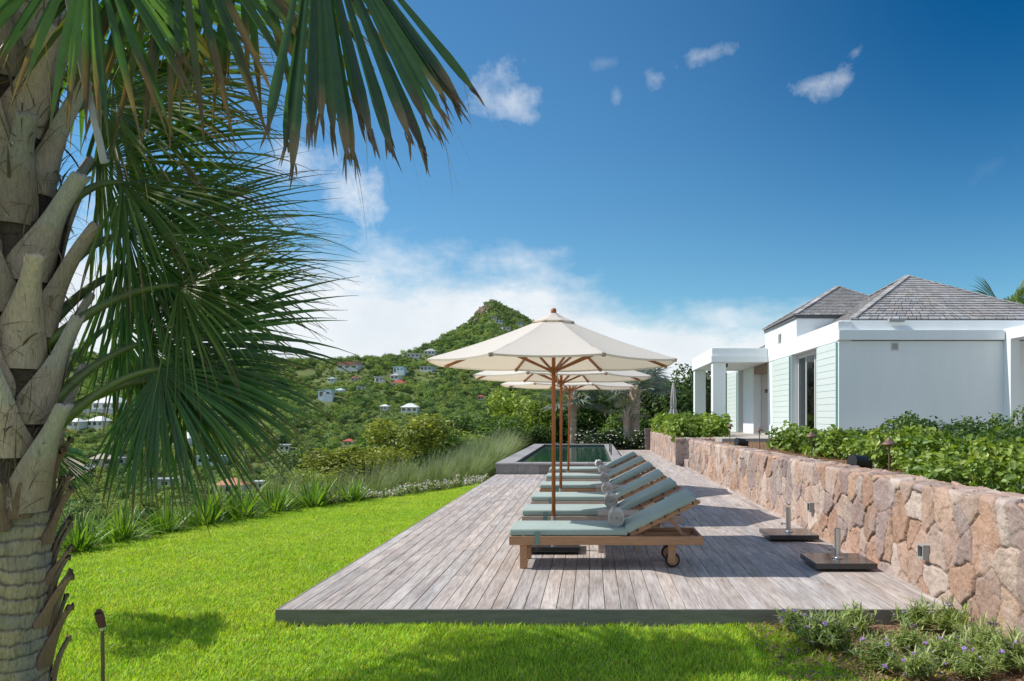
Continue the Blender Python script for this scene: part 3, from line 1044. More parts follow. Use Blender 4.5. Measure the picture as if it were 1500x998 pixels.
def build_deck():
    m = bpy.data.materials.new('weathered_deck_boards')
    m.use_nodes = True
    N, L = m.node_tree.nodes, m.node_tree.links
    b = N['Principled BSDF']
    b.inputs['Roughness'].default_value = 0.62
    b.inputs['Specular IOR Level'].default_value = 0.4
    tc = N.new('ShaderNodeTexCoord')
    at = N.new('ShaderNodeAttribute'); at.attribute_name = 'Col'

    def nz(scale, st, det=6, dist=0.0):
        mp = N.new('ShaderNodeMapping'); mp.inputs['Scale'].default_value = st
        ad = N.new('ShaderNodeVectorMath'); ad.operation = 'MULTIPLY_ADD'
        L.new(at.outputs['Color'], ad.inputs[0]); ad.inputs[1].default_value = (37, 91, 53)
        L.new(tc.outputs['Object'], ad.inputs[2])
        L.new(ad.outputs[0], mp.inputs[0])
        t = N.new('ShaderNodeTexNoise')
        t.inputs['Scale'].default_value = scale; t.inputs['Detail'].default_value = det; t.inputs['Distortion'].default_value = dist
        t.inputs['Roughness'].default_value = 0.6
        L.new(mp.outputs[0], t.inputs['Vector'])
        return t.outputs['Fac']
    fine = nz(1.0, (95, 3.2, 40), 5, 0.6)
    broad = nz(1.0, (9, 0.9, 9), 5, 1.6)
    blot = nz(1.0, (1.4, 1.0, 1.0), 4)

    def ramp(f, stops):
        r = N.new('ShaderNodeValToRGB')
        L.new(f, r.inputs[0])
        e = r.color_ramp.elements
        e[0].position, e[0].color = stops[0][0], (*stops[0][1], 1)
        e[1].position, e[1].color = stops[-1][0], (*stops[-1][1], 1)
        for p, c in stops[1:-1]:
            x = e.new(p); x.color = (*c, 1)
        return r.outputs[0]
    c1 = ramp(broad, [(0.26, (0.32, 0.265, 0.235)), (0.45, (0.435, 0.385, 0.355)), (0.64, (0.54, 0.495, 0.465))])
    c2 = ramp(fine, [(0.30, (0.58, 0.54, 0.51)), (0.50, (0.98, 0.97, 0.96)), (0.7, (1.18, 1.18, 1.18))])
    c3 = ramp(blot, [(0.3, (0.80, 0.79, 0.79)), (0.7, (1.15, 1.14, 1.14))])

    def mul(a, bb):
        x = N.new('ShaderNodeMix'); x.data_type = 'RGBA'; x.blend_type = 'MULTIPLY'; x.inputs[0].default_value = 1
        L.new(a, x.inputs[6]); L.new(bb, x.inputs[7]); return x.outputs[2]
    L.new(mul(mul(mul(c1, c2), c3), at.outputs['Color']), b.inputs['Base Color'])
    bp = N.new('ShaderNodeBump'); bp.inputs['Strength'].default_value = 0.45; bp.inputs['Distance'].default_value = 0.003
    L.new(fine, bp.inputs['Height']); L.new(bp.outputs[0], b.inputs['Normal'])

    g = random.Random(4)
    mb = MB()
    x0, pitch, gap = -2.585, 0.1352, 0.005
    nb = 42
    for i in range(nb):
        a, c = x0 + i * pitch, x0 + (i + 1) * pitch - gap
        c = min(c, 3.06)
        y = 6.66
        yend = 21.93 if c < 0.97 else (37.6 if c < 2.9 else 25.2)
        first = True
        while y < yend:
            ln = g.uniform(2.2, 5.2)
            if first: ln *= g.uniform(0.35, 1); first = False
            y2 = min(yend, y + ln)
            if yend - y2 < 0.6: y2 = yend
            t = g.gauss(1.0, 0.065)
            wm = g.gauss(0, 0.02)
            mb.tone = (t * (1 + wm), t, t * (1 - wm))
            dz = g.uniform(-0.0012, 0.0012)
            mb.box(a, c, y, y2 - 0.004, -0.024 + dz, dz)
            y = y2
    d = mb.build('deck', m, None, bevel=0.003, seg=1, col=True)
    tag(d, kind='structure')
    f = MB().box(-2.60, 3.03, 6.625, 6.652, -0.15, 0.004)
    f.build('fascia_board', M['fascia'], d, bevel=0.004)
    MB().box(-2.612, -2.588, 6.66, 21.9, -0.15, -0.003).build('fascia_board', M['fascia'], d, bevel=0.004)
    MB().box(-2.57, 3.0, 6.66, 37.5, -0.16, -0.03).build('shaded_frame', cmat('deck_shadow_timber', (0.05, 0.045, 0.04)), d)  # solid underframe, near-black: the shade below the board gaps put into its colour


build_deck()


# ------------------------------------------------------------------ fieldstone walls
def stone_strip(name, p0, dirv, out, length, z0, ztop, thick, seed, cell=(0.225, 0.285), res=0.0115, parent=None, cols=None):
    """A stone face with a stone top: u runs along dirv, v up the face and then back across the top."""
    p0, dirv, out = np.array(p0, float), np.array(dirv, float), np.array(out, float)
    nu = int(length / res) + 1
    H = float(np.mean([ztop(0), ztop(length)])) - z0
    nv = int((H + thick) / res) + 1
    u = np.linspace(0, length, nu); v = np.linspace(0, H + thick, nv)
    U, V = np.meshgrid(u, v)
    U, V = U.ravel(), V.ravel()
    w = np.stack([U * 2.2, V * 2.2, np.full_like(U, seed * 3.7)], -1)
    uu = U + 0.12 * fbm(w, 3, seed) + 0.022 * fbm(w * 5, 3, seed + 3)
    vv = V + 0.12 * fbm(w + 31.7, 3, seed + 1) + 0.022 * fbm(w * 5 + 9, 3, seed + 4)
    cu, cv = cell
    gi, gj = np.floor(uu / cu).astype(int), np.floor(vv / cv).astype(int)
    n = len(U)
    offs = [(a, b) for a in range(-2, 3) for b in range(-2, 3)]
    SX, SY, D, ID = [], [], [], []
    for a, b in offs:
        i, j = gi + a, gj + b
        z = np.zeros_like(i)
        sx = (i + 0.5 + 0.78 * (hash3(i, j, z, seed) - 0.5) + 0.5 * (j % 2)) * cu
        sy = (j + 0.5 + 0.78 * (hash3(i, j, z, seed + 1) - 0.5)) * cv
        # some seeds are dropped so that stones differ in size
        drop = hash3(i, j, z, seed + 2) < 0.32
        d = (sx - uu) ** 2 + ((sy - vv) * 0.86) ** 2 + np.where(drop, 100.0, 0)
        SX.append(sx); SY.append(sy); D.append(d); ID.append(i * 7919 + j * 104729)
    SX, SY, D, ID = map(np.array, (SX, SY, D, ID))
    k = np.argmin(D, 0); ar = np.arange(n)
    ax, ay, ad, aid = SX[k, ar], SY[k, ar], D[k, ar], ID[k, ar]
    bd = np.full(n, 9.0)
    for q in range(len(offs)):
        sep = np.sqrt((SX[q] - ax) ** 2 + ((SY[q] - ay) * 0.86) ** 2)
        e = (D[q] - ad) / (2 * np.maximum(sep, 1e-6))
        bd = np.where((sep > 1e-5) & (D[q] < 50), np.minimum(bd, e), bd)
    hz = np.zeros_like(aid)
    r1, r2, r3, r4 = (hash3(aid, hz, hz, seed + 10 + q) for q in range(4))
    jw = 0.0035 + 0.008 * hash3(aid, hz, hz, seed + 21) * np.clip(0.5 + fbm(np.stack([U * 9, V * 9, U * 0], -1), 2, seed + 60), 0, 1.3)
    t = np.clip(bd / (jw * 2.2), 0, 1); t = t * t * (3 - 2 * t)
    tilt = (uu - ax) * (r2 - 0.5) * 0.30 + (vv - ay) * (r3 - 0.5) * 0.30
    q = np.stack([U * 7, V * 7, r1 * 20], -1)
    rough = 0.012 * fbm(q, 4, seed + 30) + 0.010 * np.abs(fbm(q * 2.3, 3, seed + 31)) + 0.008 * np.round(2.2 * fbm(q * 0.8 + 5, 2, seed + 33))
    h = t * (0.0075 + 0.012 * (r1 - 0.3) + 0.33 * tilt + rough) - 0.014 * (1 - t)
    # the base surface, with a rounded upper edge
    rr = 0.03
    zt = np.array([ztop(x) for x in u]); zt = np.tile(zt, nv)
    Hn = zt - z0
    vs_ = V / H * Hn
    over = np.clip((vs_ - (Hn - rr)) / (rr * 2), 0, 1)
    ang = over * math.pi / 2
    fz = np.where(vs_ < Hn - rr, z0 + vs_, np.where(over < 1, zt - rr + rr * np.sin(ang), zt))
    fo = np.where(vs_ < Hn - rr, 0.0, np.where(over < 1, -rr * (1 - np.cos(ang)), -(vs_ - Hn)))
    base = p0[None, :] + dirv[None, :] * U[:, None] + out[None, :] * fo[:, None]
    base[:, 2] = fz
    nrm = out[None, :] * np.cos(ang)[:, None] + np.array([0, 0, 1.0])[None, :] * np.sin(ang)[:, None]
    pos = base + nrm * h[:, None]
    pal = np.array(cols if cols else [(0.432, 0.328, 0.271), (0.399, 0.271, 0.214), (0.418, 0.290, 0.223), (0.328, 0.257, 0.237), (0.446, 0.361, 0.309), (0.408, 0.257, 0.185), (0.304, 0.223, 0.199), (0.423, 0.309, 0.252), (0.437, 0.290, 0.209)])
    C = pal[(r4 * 0.999 * len(pal)).astype(int)] * (0.86 + 0.3 * r2)[:, None]
    C = C * (0.26 + 0.74 * np.clip(t * 1.6, 0, 1))[:, None]          # colour darkens in the joints between stones
    lich = np.clip(fbm(np.stack([U * 3, V * 3, U * 0], -1), 4, seed + 40) * 1.6, 0, 1)[:, None]
    C = C * (1 - 0.5 * lich) + np.array([[0.42, 0.365, 0.34]]) * 0.5 * lich
    i = np.arange(nv - 1)[:, None] * nu + np.arange(nu - 1)[None, :]
    F = np.stack([i, i + 1, i + 1 + nu, i + nu], -1).reshape(-1, 4)
    if np.cross(dirv, [0, 0, 1.0]).dot(out) < 0:
        F = F[:, ::-1]
    return mesh_np(name, pos, [F], M['stone'], parent, C, smooth=True)


def build_walls():
    e = empty('stone_wall', (0, 0, 0), 0, 'long pink fieldstone retaining wall running beside the deck', 'wall')
    zt = lambda u: 0.97 - (u - 2.1) * 0.0062
    stone_strip('facing', (3.03, 3.5, 0), (0, 1, 0), (-1, 0, 0), 21.4, -0.25, zt, 0.36, 3, parent=e)
    MB().box(3.06, 3.36, 3.5, 24.86, -0.25, 0.78).build('core', M['stone'], e)
    stone_strip('end_facing', (3.03, 24.9, 0), (1, 0, 0), (0, 1, 0), 0.37, -0.25, lambda u: 0.835, 0.02, 5, parent=e, res=0.03)
    for py, px in ((808, 1352), (743, 1187)):
        y = 2.99 * FPX / (px - VPX)
        z = EYE + (VPY - py) / FPX * y
        l = empty('recessed_wall_light', (2.975, y, z), 0, 'small dark recessed light low in the stone wall, ' + ('nearest the flower bed' if px > 1300 else 'opposite the farther loose granite base'), 'light')
        MB().box(-0.012, 0.05, -0.065, 0.065, 0.05, 0.065).box(-0.012, 0.05, -0.065, 0.065, -0.065, -0.05).box(-0.012, 0.05, -0.065, -0.05, -0.0495, 0.0495).box(-0.012, 0.05, 0.05, 0.065, -0.0495, 0.0495).build('frame', M['grey_frame'], l)
        MB().box(0.02, 0.05, -0.049, 0.049, -0.049, 0.049).build('recess', M['black'], l)
    e = empty('stone_planter', (0, 0, 0), 0, 'far stone planter wall at the end of the deck, in front of the porch', 'planter')
    stone_strip('facing', (2.76, 26.05, 0), (0, 1, 0), (-1, 0, 0), 11.4, -0.2, lambda u: 0.86, 0.3, 13, parent=e, res=0.03)
    stone_strip('end_facing', (2.72, 26.0, 0), (1, 0, 0), (0, -1, 0), 1.7, -0.2, lambda u: 0.865, 0.3, 15, parent=e, res=0.03)
    MB().box(2.80, 3.0, 26.3, 37.4, -0.2, 0.74).build('core', M['stone'], e)
    st = empty('stone_steps', (0, 0, 0), 0, 'short stone steps between the two stone walls', 'steps')
    for k in range(4):
        MB().box(3.0 + k * 0.34, 4.4, 24.95, 25.95, -0.1 + 0.0, 0.2 * (k + 1)).build('step', cmat('step_stone', (0.40, 0.31, 0.27)), st) if False else MB().box(3.0 + k * 0.34, 3.34 + k * 0.34 - 0.003, 24.95, 25.95, -0.1, 0.2 * (k + 1)).build('step', cmat('step_stone', (0.40, 0.31, 0.27)), st, bevel=0.01)
    p = MB().box(2.50, 2.84, 37.55, 37.95, -0.2, 1.0).build('stone_pier', cmat('dark_pier_stone', (0.20, 0.17, 0.155)), None, bevel=0.02)
    tag(p, 'dark square stone pier at the far end of the planter wall', 'pier')


build_walls()


# ------------------------------------------------------------------ pool
def build_pool():
    x0, x1, y0, y1, zt = -2.62, 0.96, 21.95, 37.0, 0.30
    e = empty('swimming_pool', (x0, y0, 0), 0, 'raised dark tiled swimming pool beyond the loungers', 'pool')
    e.location = (0, 0, 0)
    g = random.Random(2)
    t = MB()
    n = 6
    w = (x1 - x0 - 0.04) / n
    for i in range(n):
        k = g.uniform(0.8, 1.2); t.tone = (k, k, k)
        t.box(x0 + 0.02 + i * w, x0 + 0.02 + (i + 1) * w - 0.006, y0 + 0.02, y0 + 0.05, -0.16, zt - 0.045)
    for i in range(24):
        k = g.uniform(0.8, 1.2); t.tone = (k, k, k)
        w2 = (y1 - y0) / 24
        for xx in (x0 + 0.02, x1 - 0.05):
            t.box(xx, xx + 0.03, y0 + 0.056 + i * w2, y0 + 0.05 + (i + 1) * w2 - 0.006, -0.16, zt - 0.045)
    m = mat('pool_tile', (0.215, 0.195, 0.185), 0.6, attr=True, noise=(5, 0.25), noise2=(120, 0.2), bump=(150, 0.2, 0.003))
    t.build('tile_cladding', m, e, col=True)
    b = MB()
    ix0, ix1, iy0, iy1 = x0 + 0.50, x1 - 0.36, y0 + 0.62, y1 - 0.45
    b.box(x0 + 0.052, ix0, y0 + 0.052, y1, -0.9, zt - 0.046).box(ix1, x1 - 0.052, y0 + 0.052, y1, -0.9, zt - 0.046)
    b.box(ix0 + 0.001, ix1 - 0.001, y0 + 0.052, iy0, -0.9, zt - 0.046).box(ix0 + 0.001, ix1 - 0.001, iy1, y1, -0.9, zt - 0.046)
    b.build('basin', cmat('pool_basin_tile', (0.05, 0.06, 0.055)), e)
    c = MB()
    for i in range(7):
        w = (x1 - x0) / 7
        k = g.uniform(0.86, 1.12); c.tone = (k, k, k)
        c.box(x0 + i * w, x0 + (i + 1) * w - 0.005, y0, iy0, zt - 0.044, zt)
        c.box(x0 + i * w, x0 + (i + 1) * w - 0.005, iy1, y1 + 0.05, zt - 0.044, zt)
    ny = 22
    for i in range(ny):
        w = (iy1 - iy0) / ny
        k = g.uniform(0.86, 1.12); c.tone = (k, k, k)
        c.box(x0, ix0, iy0 + i * w + 0.005, iy0 + (i + 1) * w, zt - 0.044, zt)
        k = g.uniform(0.86, 1.12); c.tone = (k, k, k)
        c.box(ix1, x1, iy0 + i * w + 0.005, iy0 + (i + 1) * w, zt - 0.044, zt)
    c.build('coping', mat('pool_coping', (0.33, 0.305, 0.295), 0.6, attr=True, noise=(3, 0.2), noise2=(90, 0.15)), e, col=True, bevel=0.004, seg=1)
    r = MB()
    hx = ix1 + 0.06
    r.tube([(hx, 26.6, zt - 0.02), (hx, 26.6, zt + 0.34), (hx, 28.6, zt + 0.34), (hx, 28.6, zt - 0.02)], 0.02, 8)
    r.build('handrail', M['black'], e, smooth=True)
    w = MB().add([(ix0 - 0.02, iy0 - 0.02, zt - 0.09), (ix1 + 0.02, iy0 - 0.02, zt - 0.09), (ix1 + 0.02, iy1 + 0.02, zt - 0.09), (ix0 - 0.02, iy1 + 0.02, zt - 0.09)], [(0, 1, 2, 3)])
    wm = mat('pool_water', (0.006, 0.075, 0.055), 0.03, spec=0.55, bump=(3.0, 0.10, 0.05), stretch=(1, 1.6, 1))
    o = w.build('pool_water', wm)
    tag(o, kind='structure')


build_pool()


# ------------------------------------------------------------------ house
def hip_roof(name, cx, cy, hx, hy, z0, z1, parent, seed):
    """Pyramid roof of overlapping shingle courses."""
    g = random.Random(seed)
    mb = MB()
    apex = Vector((cx, cy, z1))
    cs = [Vector((cx - hx, cy - hy, z0)), Vector((cx + hx, cy - hy, z0)), Vector((cx + hx, cy + hy, z0)), Vector((cx - hx, cy + hy, z0))]
    nc = 19
    for s in range(4):
        a, b = cs[s], cs[(s + 1) % 4]
        nrm = (b - a).cross(apex - a).normalized()
        for k in range(nc):
            t0, t1 = k / nc, min(1.0, (k + 1.12) / nc)
            l0, r0 = a.lerp(apex, t0), b.lerp(apex, t0)
            l1, r1 = a.lerp(apex, t1), b.lerp(apex, t1)
            n = max(1, int((r0 - l0).length / 0.21))
            js = sorted([0] + [(i + g.uniform(-0.3, 0.3)) / n for i in range(1, n)] + [1])
            mb.tone = (0.25, 0.25, 0.25)
            mb.add([l0 - nrm * 0.004, r0 - nrm * 0.004, r1 - nrm * 0.004, l1 - nrm * 0.004], [(0, 1, 2, 3)])
            for i in range(n):
                tone = g.gauss(1.0, 0.11)
                br = g.uniform(-0.03, 0.05)
                mb.tone = (tone * (1 + br), tone, tone * (1 - br))
                lift = 0.040 + g.uniform(-0.003, 0.004)
                A, B = l0.lerp(r0, js[i]), l0.lerp(r0, js[i + 1] - 0.003 )
                Cc, Dd = l1.lerp(r1, js[i + 1] - 0.003), l1.lerp(r1, js[i])
                A2, B2 = A + nrm * lift, B + nrm * lift
                mb.add([A, B, A2, B2, Cc + nrm * 0.004, Dd + nrm * 0.004], [(2, 3, 4, 5), (0, 1, 3, 2)])
    r = mb.build(name, M['shingle'], parent, col=True)
    cp = MB()
    for c in cs:
        d = apex - c
        n = max(6, int(d.length / 0.24))
        for i in range(n):
            p, q = c.lerp(apex, i / n), c.lerp(apex, min(1, (i + 1.15) / n))
            tone = g.gauss(0.95, 0.15); cp.tone = (tone, tone, tone)
            cp.bar(p + Vector((0, 0, 0.045)), q + Vector((0, 0, 0.03)), 0.17, 0.022)
    cp.build('ridge_cap', M['shingle'], r, col=True)
    ev = MB()
    ev.box(cx - hx + 0.03, cx + hx - 0.03, cy - hy + 0.03, cy + hy - 0.03, z0 - 0.10, z0 - 0.005)
    ev.build('eave', cmat('dark_eave_board', (0.10, 0.105, 0.11)), r)
    return r


def shutter(y0, y1, z0, z1, x, parent):
    e = MB()
    n = 15
    h = (z1 - z0) / n
    for i in range(n):
        e.box(x - 0.045, x, y0 + 0.03, y1 - 0.03, z0 + i * h + 0.004, z0 + (i + 1) * h - 0.004)
    sh = e.build('shutter', M['mint'], parent, bevel=0.004, seg=1)
    MB().box(x - 0.052, x + 0.002, y0, y0 + 0.0285, z0, z1).box(x - 0.03, x - 0.006, y0 + 0.029, y1 - 0.029, z0 + 0.01, z1 - 0.01).build('frame', M['mint_dark'], sh)
    MB().box(x - 0.052, x + 0.002, y1 - 0.0285, y1, z0, z1).build('stile', M['mint'], sh)


def build_house():
    h = empty('villa', (6.3, 20.5, 0.8), 0, 'white villa with grey shingled hip roofs and mint shutters', 'house')
    h.location = (0, 0, 0)
    X0, YN, YF, ZB, ZT = 6.3, 20.5, 37.2, 0.7, 3.5
    w = MB()
    w.box(X0, 16.5, YN, YN + 0.3, ZB, ZT)                                   # gable wall
    w.box(X0, X0 + 0.3, YN + 0.301, 22.35, ZB, ZT)                           # behind the first shutter
    w.box(X0, X0 + 0.3, 25.4, 28.75, ZB, ZT)
    w.box(X0, X0 + 0.3, 31.3, 33.4, ZB, ZT).box(X0, X0 + 0.3, 34.6, YF, ZB, ZT)
    w.box(X0 + 0.301, 16.5, YF - 0.3, YF - 0.001, ZB, ZT)
    w.build('wall', M['white'], h, bevel=0.008)
    f = MB()
    f.box(X0 - 0.02, X0 + 0.32, YN - 0.02, 37.25, ZT + 0.002, 4.0)             # parapet over the long side
    f.build('fascia', M['white'], h, bevel=0.008)
    f = MB()
    f.prism([(YN - 0.13, ZT + 0.02), (YN - 0.13, ZT + 0.27), (YN + 0.1, ZT + 0.27), (YN + 0.1, ZT + 0.02)], X0 - 0.03, 10.46, 'x')
    f.prism([(YN - 0.026, ZT + 0.2705), (YN + 0.05, 4.03), (YN + 0.31, 4.03), (YN + 0.31, ZT + 0.2705)], X0 + 0.05, 16.5, 'x')
    f.build('fascia', M['white'], h, bevel=0.006)
    MB().box(X0 + 0.05, 16.4, YN + 0.2, YF - 0.05, 3.52, 3.9).build('roof_slab', M['white'], h)
    # openings
    wi = MB()
    fr = MB()
    fr.box(X0 + 0.2, X0 + 0.27, 22.36, 25.39, 3.38, 3.495)
    for y in (22.37, 23.3, 23.45, 24.4, 25.3):
        fr.box(X0 + 0.215, X0 + 0.255, y, y + 0.07, 0.83, 3.378)
    win = fr.build('sliding_window', cmat('pale_window_frame', (0.62, 0.63, 0.62)), h)
    MB().box(X0 + 0.23, X0 + 0.24, 22.40, 25.38, 0.83, 3.38).build('pane', M['clear'], win)
    cu = MB()
    for (ya, yb) in ((22.45, 23.1), (24.5, 25.36)):
        n = int((yb - ya) / 0.02)
        vs, fs = [], []
        for i in range(n + 1):
            y = ya + (yb - ya) * i / n
            x = X0 + 0.36 + 0.035 * math.sin(i * 1.25)
            vs += [(x, y, 0.84), (x, y, 3.36)]
        for i in range(n):
            fs.append((2 * i, 2 * i + 2, 2 * i + 3, 2 * i + 1))
        cu.add(vs, fs)
    cu.build('curtain', cmat('curtain_cloth', (0.72, 0.70, 0.66)), win)
    MB().box(X0 + 2.2, X0 + 2.25, 21.0, 26.5, 0.83, 3.45).box(X0 + 0.31, X0 + 2.2, 26.5, 26.55, 0.83, 3.45).build('inner_wall', cmat('room_wall', (0.4, 0.37, 0.33)), h)
    MB().box(X0 + 0.3, X0 + 0.5, 33.4, 34.6, 0.8, 3.45).build('window', M['glass'], h)
    MB().box(X0 + 0.305, X0 + 0.40, 28.6, 31.45, 0.85, 3.49).build('recessed_wall', M['pinkwall'], h)
    MB().box(X0 + 0.02, X0 + 0.30, 28.76, 31.29, 3.2, 3.49).build('door_header', M['cave'], h)
    wl = MB().box(X0 + 0.18, X0 + 0.303, 29.9, 30.1, 2.45, 2.58).build('wall_lamp', M['brass'], h)
    for a, b in ((20.56, 22.34), (25.42, 27.75), (34.65, 37.1)):
        shutter(a, b, 0.84, 3.47, X0 - 0.004, h)
    # porch
    p = MB()
    p.box(4.29, 6.27, 28.6, 34.3, 3.5, 4.0)
    po = p.build('porch_roof', M['white'], h, bevel=0.01)
    MB().box(4.26, 6.26, 28.54, 28.596, 3.5, 3.72).build('fascia', M['white'], po, bevel=0.004)
    for y in (28.72, 33.75):
        MB().box(4.34, 4.80, y, y + 0.45, 0.85, 3.498).build('column', M['white'], h, bevel=0.01)
    MB().box(4.85, 4.97, 29.3, 29.42, 3.36, 3.497).build('porch_lamp', M['black'], h)
    # roofs
    MB().box(7.1, 12.8, 21.7, 29.0, 3.9, 4.12).build('roof_curb', M['white'], h)
    hip_roof('roof', 9.95, 25.3, 2.95, 3.72, 4.18, 5.97, h, 1)
    MB().box(6.42, 10.4, 25.2, 29.7, 3.85, 4.66).build('upper_wall', M['white'], h, bevel=0.008)
    hip_roof('roof', 8.41, 27.45, 2.06, 2.32, 4.74, 5.98, h, 2)
    MB().box(7.2, 11.2, 33.2, 37.6, 3.85, 4.2).build('roof_curb', M['white'], h)
    hip_roof('roof', 9.2, 35.4, 2.3, 2.3, 4.22, 5.4, h, 3)
    v = MB()
    v.box(6.40, 6.418, 27.2, 27.55, 4.05, 4.38)
    for k in range(6):
        v.box(6.385, 6.4, 27.22, 27.53, 4.07 + k * 0.05, 4.10 + k * 0.05)
    v.build('vent', M['grey_frame'], h)
    v = MB().box(7.63, 7.82, YN - 0.02, YN - 0.001, 3.26, 3.46)
    ve = v.build('vent', cmat('vent_rim', (0.6, 0.62, 0.62)), h)
    MB().box(7.66, 7.79, YN - 0.03, YN - 0.0205, 3.29, 3.43).build('louvre', M['grey_frame'], ve)
    MB().box(7.55, 7.95, YN - 0.10, YN + 0.02, 3.985, 4.05).build('scupper', cmat('scupper_grey', (0.35, 0.36, 0.37)), h)
    # wing towards the viewer on the right
    c = MB().box(10.49, 16.5, 16.5, YN - 0.002, 3.52, 3.80).build('canopy', M['white'], h, bevel=0.008)
    MB().box(10.49, 10.72, YN - 0.35, YN - 0.003, 0.7, 3.518).build('fin_wall', M['white'], h, bevel=0.006)


build_house()
# ------------------------------------------------------------------ furniture on the deck
def build_lounger():
    """foot at x=0, head at x=2.02; y is across"""
    e = empty('sun_lounger', (0, 0, 0))
    hy = 0.335
    f = MB()
    for s in (-1, 1):
        f.box(0, 2.02, s * hy - 0.0175, s * hy + 0.0175, 0.252, 0.342)
    f.box(0.0, 0.035, -hy + 0.018, hy - 0.018, 0.254, 0.340).box(1.99, 2.018, -hy + 0.018, hy - 0.018, 0.254, 0.340).box(1.235, 1.27, -hy + 0.018, hy - 0.018, 0.262, 0.330)
    f.build('frame', M['teak'], e, bevel=0.005)
    sl = MB()
    for k in range(13):
        x = 0.06 + k * 0.09
        sl.box(x, x + 0.065, -hy + 0.018, hy - 0.018, 0.318, 0.338)
    sl.build('slats', M['teak'], e, bevel=0.003, seg=1)
    for x in (0.108, 1.66):
        for s in (-1, 1):
            y = s * (hy - 0.045)
            MB().box(x, x + 0.078, y - 0.026, y + 0.026, 0.0 if x < 1 else 0.055, 0.30).build('leg', M['teak'], e, bevel=0.005)
    MB().box(0.13, 0.16, -hy + 0.075, hy - 0.075, 0.14, 0.20).build('stretcher', M['teak'], e, bevel=0.004)
    for s in (-1, 1):
        y = s * (hy - 0.105)
        w = MB().lathe([(0.060, -0.021), (0.078, -0.019), (0.080, 0.0), (0.078, 0.019), (0.060, 0.021)], (0, 0, 0), 24)
        w.v = [(a + 1.712, c + y, b + 0.080) for a, b, c in w.v]
        wh = w.build('wheel', M['rubber'], e, smooth=False)
        d = MB().lathe([(0.0585, -0.0225), (0.0585, 0.0225)], (0, 0, 0), 24)
        d.v = [(a + 1.712, c + y, b + 0.080) for a, b, c in d.v]
        d.build('hub', M['teak'], wh)
    MB().tube([(1.712, -hy + 0.08, 0.08), (1.712, hy - 0.08, 0.08)], 0.012, 8).build('axle', M['steel'], e)
    # seat cushion, soft and slightly crowned
    c = MB().box(0.0, 1.235, -hy - 0.005, hy + 0.005, 0.346, 0.420)
    cu = c.build('seat_cushion', M['cushion'], e, smooth=True, bevel=0.022, seg=4)
    sp = MB()
    for s in (-1, 1):
        sp.box(0.268, 0.318, s * (hy + 0.0225) - 0.0025, s * (hy + 0.0225) + 0.0025, 0.256, 0.395)
    sp.build('strap', M['strap'], cu)
    a = R(26)
    Mx = Matrix.Translation((1.245, 0, 0.345)) @ Matrix.Rotation(-a, 4, 'Y')
    b = MB().box(0.0, 0.80, -hy - 0.005, hy + 0.005, 0.022, 0.098, Mx)
    b.build('back_cushion', M['cushion'], e, smooth=True, bevel=0.024, seg=4)
    for s in (-1, 1):
        br = MB().box(0.02, 0.83, s * (hy - 0.05) - 0.016, s * (hy - 0.05) + 0.016, -0.028, 0.012, Mx).build('back_rail', M['teak'], e, bevel=0.004)
    k = MB()
    for j in range(9):
        k.box(0.03 + j * 0.09, 0.09 + j * 0.09, -hy + 0.022, hy - 0.022, 0.0125, 0.0215, Mx)
    k.build('back_slats', M['teak'], e)
    k = MB()
    for j in range(5):
        x = 0.10 + j * 0.16
        for s in (-1, 1):
            k.box(x, x + 0.016, s * (hy + 0.002) - 0.002, s * (hy + 0.002) + 0.002, -0.002, 0.028, Mx)
    k.build('cushion_ties', M['black'], e)
    pr = MB()
    top = Mx @ Vector((0.46, 0, -0.02))
    for s in (-1, 1):
        pr.bar((top.x, s * 0.2, top.z), (1.86, s * 0.2, 0.30), 0.022, 0.034)
    pr.bar((1.86, -0.24, 0.30), (1.86, 0.24, 0.30), 0.03, 0.03)
    pr.build('prop', M['teak'], e, bevel=0.003)
    rk = MB()
    for s in (-1, 1):
        rk.box(1.45, 1.97, s * 0.275 - 0.02, s * 0.275 + 0.02, 0.255, 0.30)
    rk.build('notched_rack', M['teak'], e, bevel=0.003)
    return e


def build_towel():
    e = None
    n, turns = 130, 4.6
    r0, r1 = 0.002, 0.082
    L0, L1 = -0.21, 0.21
    vs, fs = [], []
    th = 0.0115
    for i in range(n + 1):
        t = i / n * turns * 2 * math.pi
        r = r0 + (r1 - r0) * i / n
        for rr in (r, r + th):
            for y in (L0 + 0.006 * math.sin(t * 1.7), L1 + 0.006 * math.sin(t * 1.3)):
                vs.append((rr * math.cos(-t - 0.6), y, rr * math.sin(-t - 0.6)))
    for i in range(n):
        a, b = i * 4, (i + 1) * 4
        fs += [(a, b, b + 1, a + 1), (a + 2, a + 3, b + 3, b + 2), (a, a + 2, b + 2, b), (a + 1, b + 1, b + 3, a + 3)]
    fs += [(0, 1, 3, 2), (n * 4, n * 4 + 2, n * 4 + 3, n * 4 + 1)]
    return MB().add(vs, fs).build('rolled_towel', M['towel'], None, smooth=True)


LY = [8.73, 10.42, 12.13, 14.15, 16.3, 18.35]
LX = [-0.855, -0.87, -0.885, -0.885, -0.90, -0.945]
ORD = ['nearest the lawn, first of the row', 'second from the lawn, just behind the first side table', 'third from the lawn', 'fourth from the lawn, right behind the second umbrella pole',
       'fifth from the lawn', 'closest to the pool, last of the row']


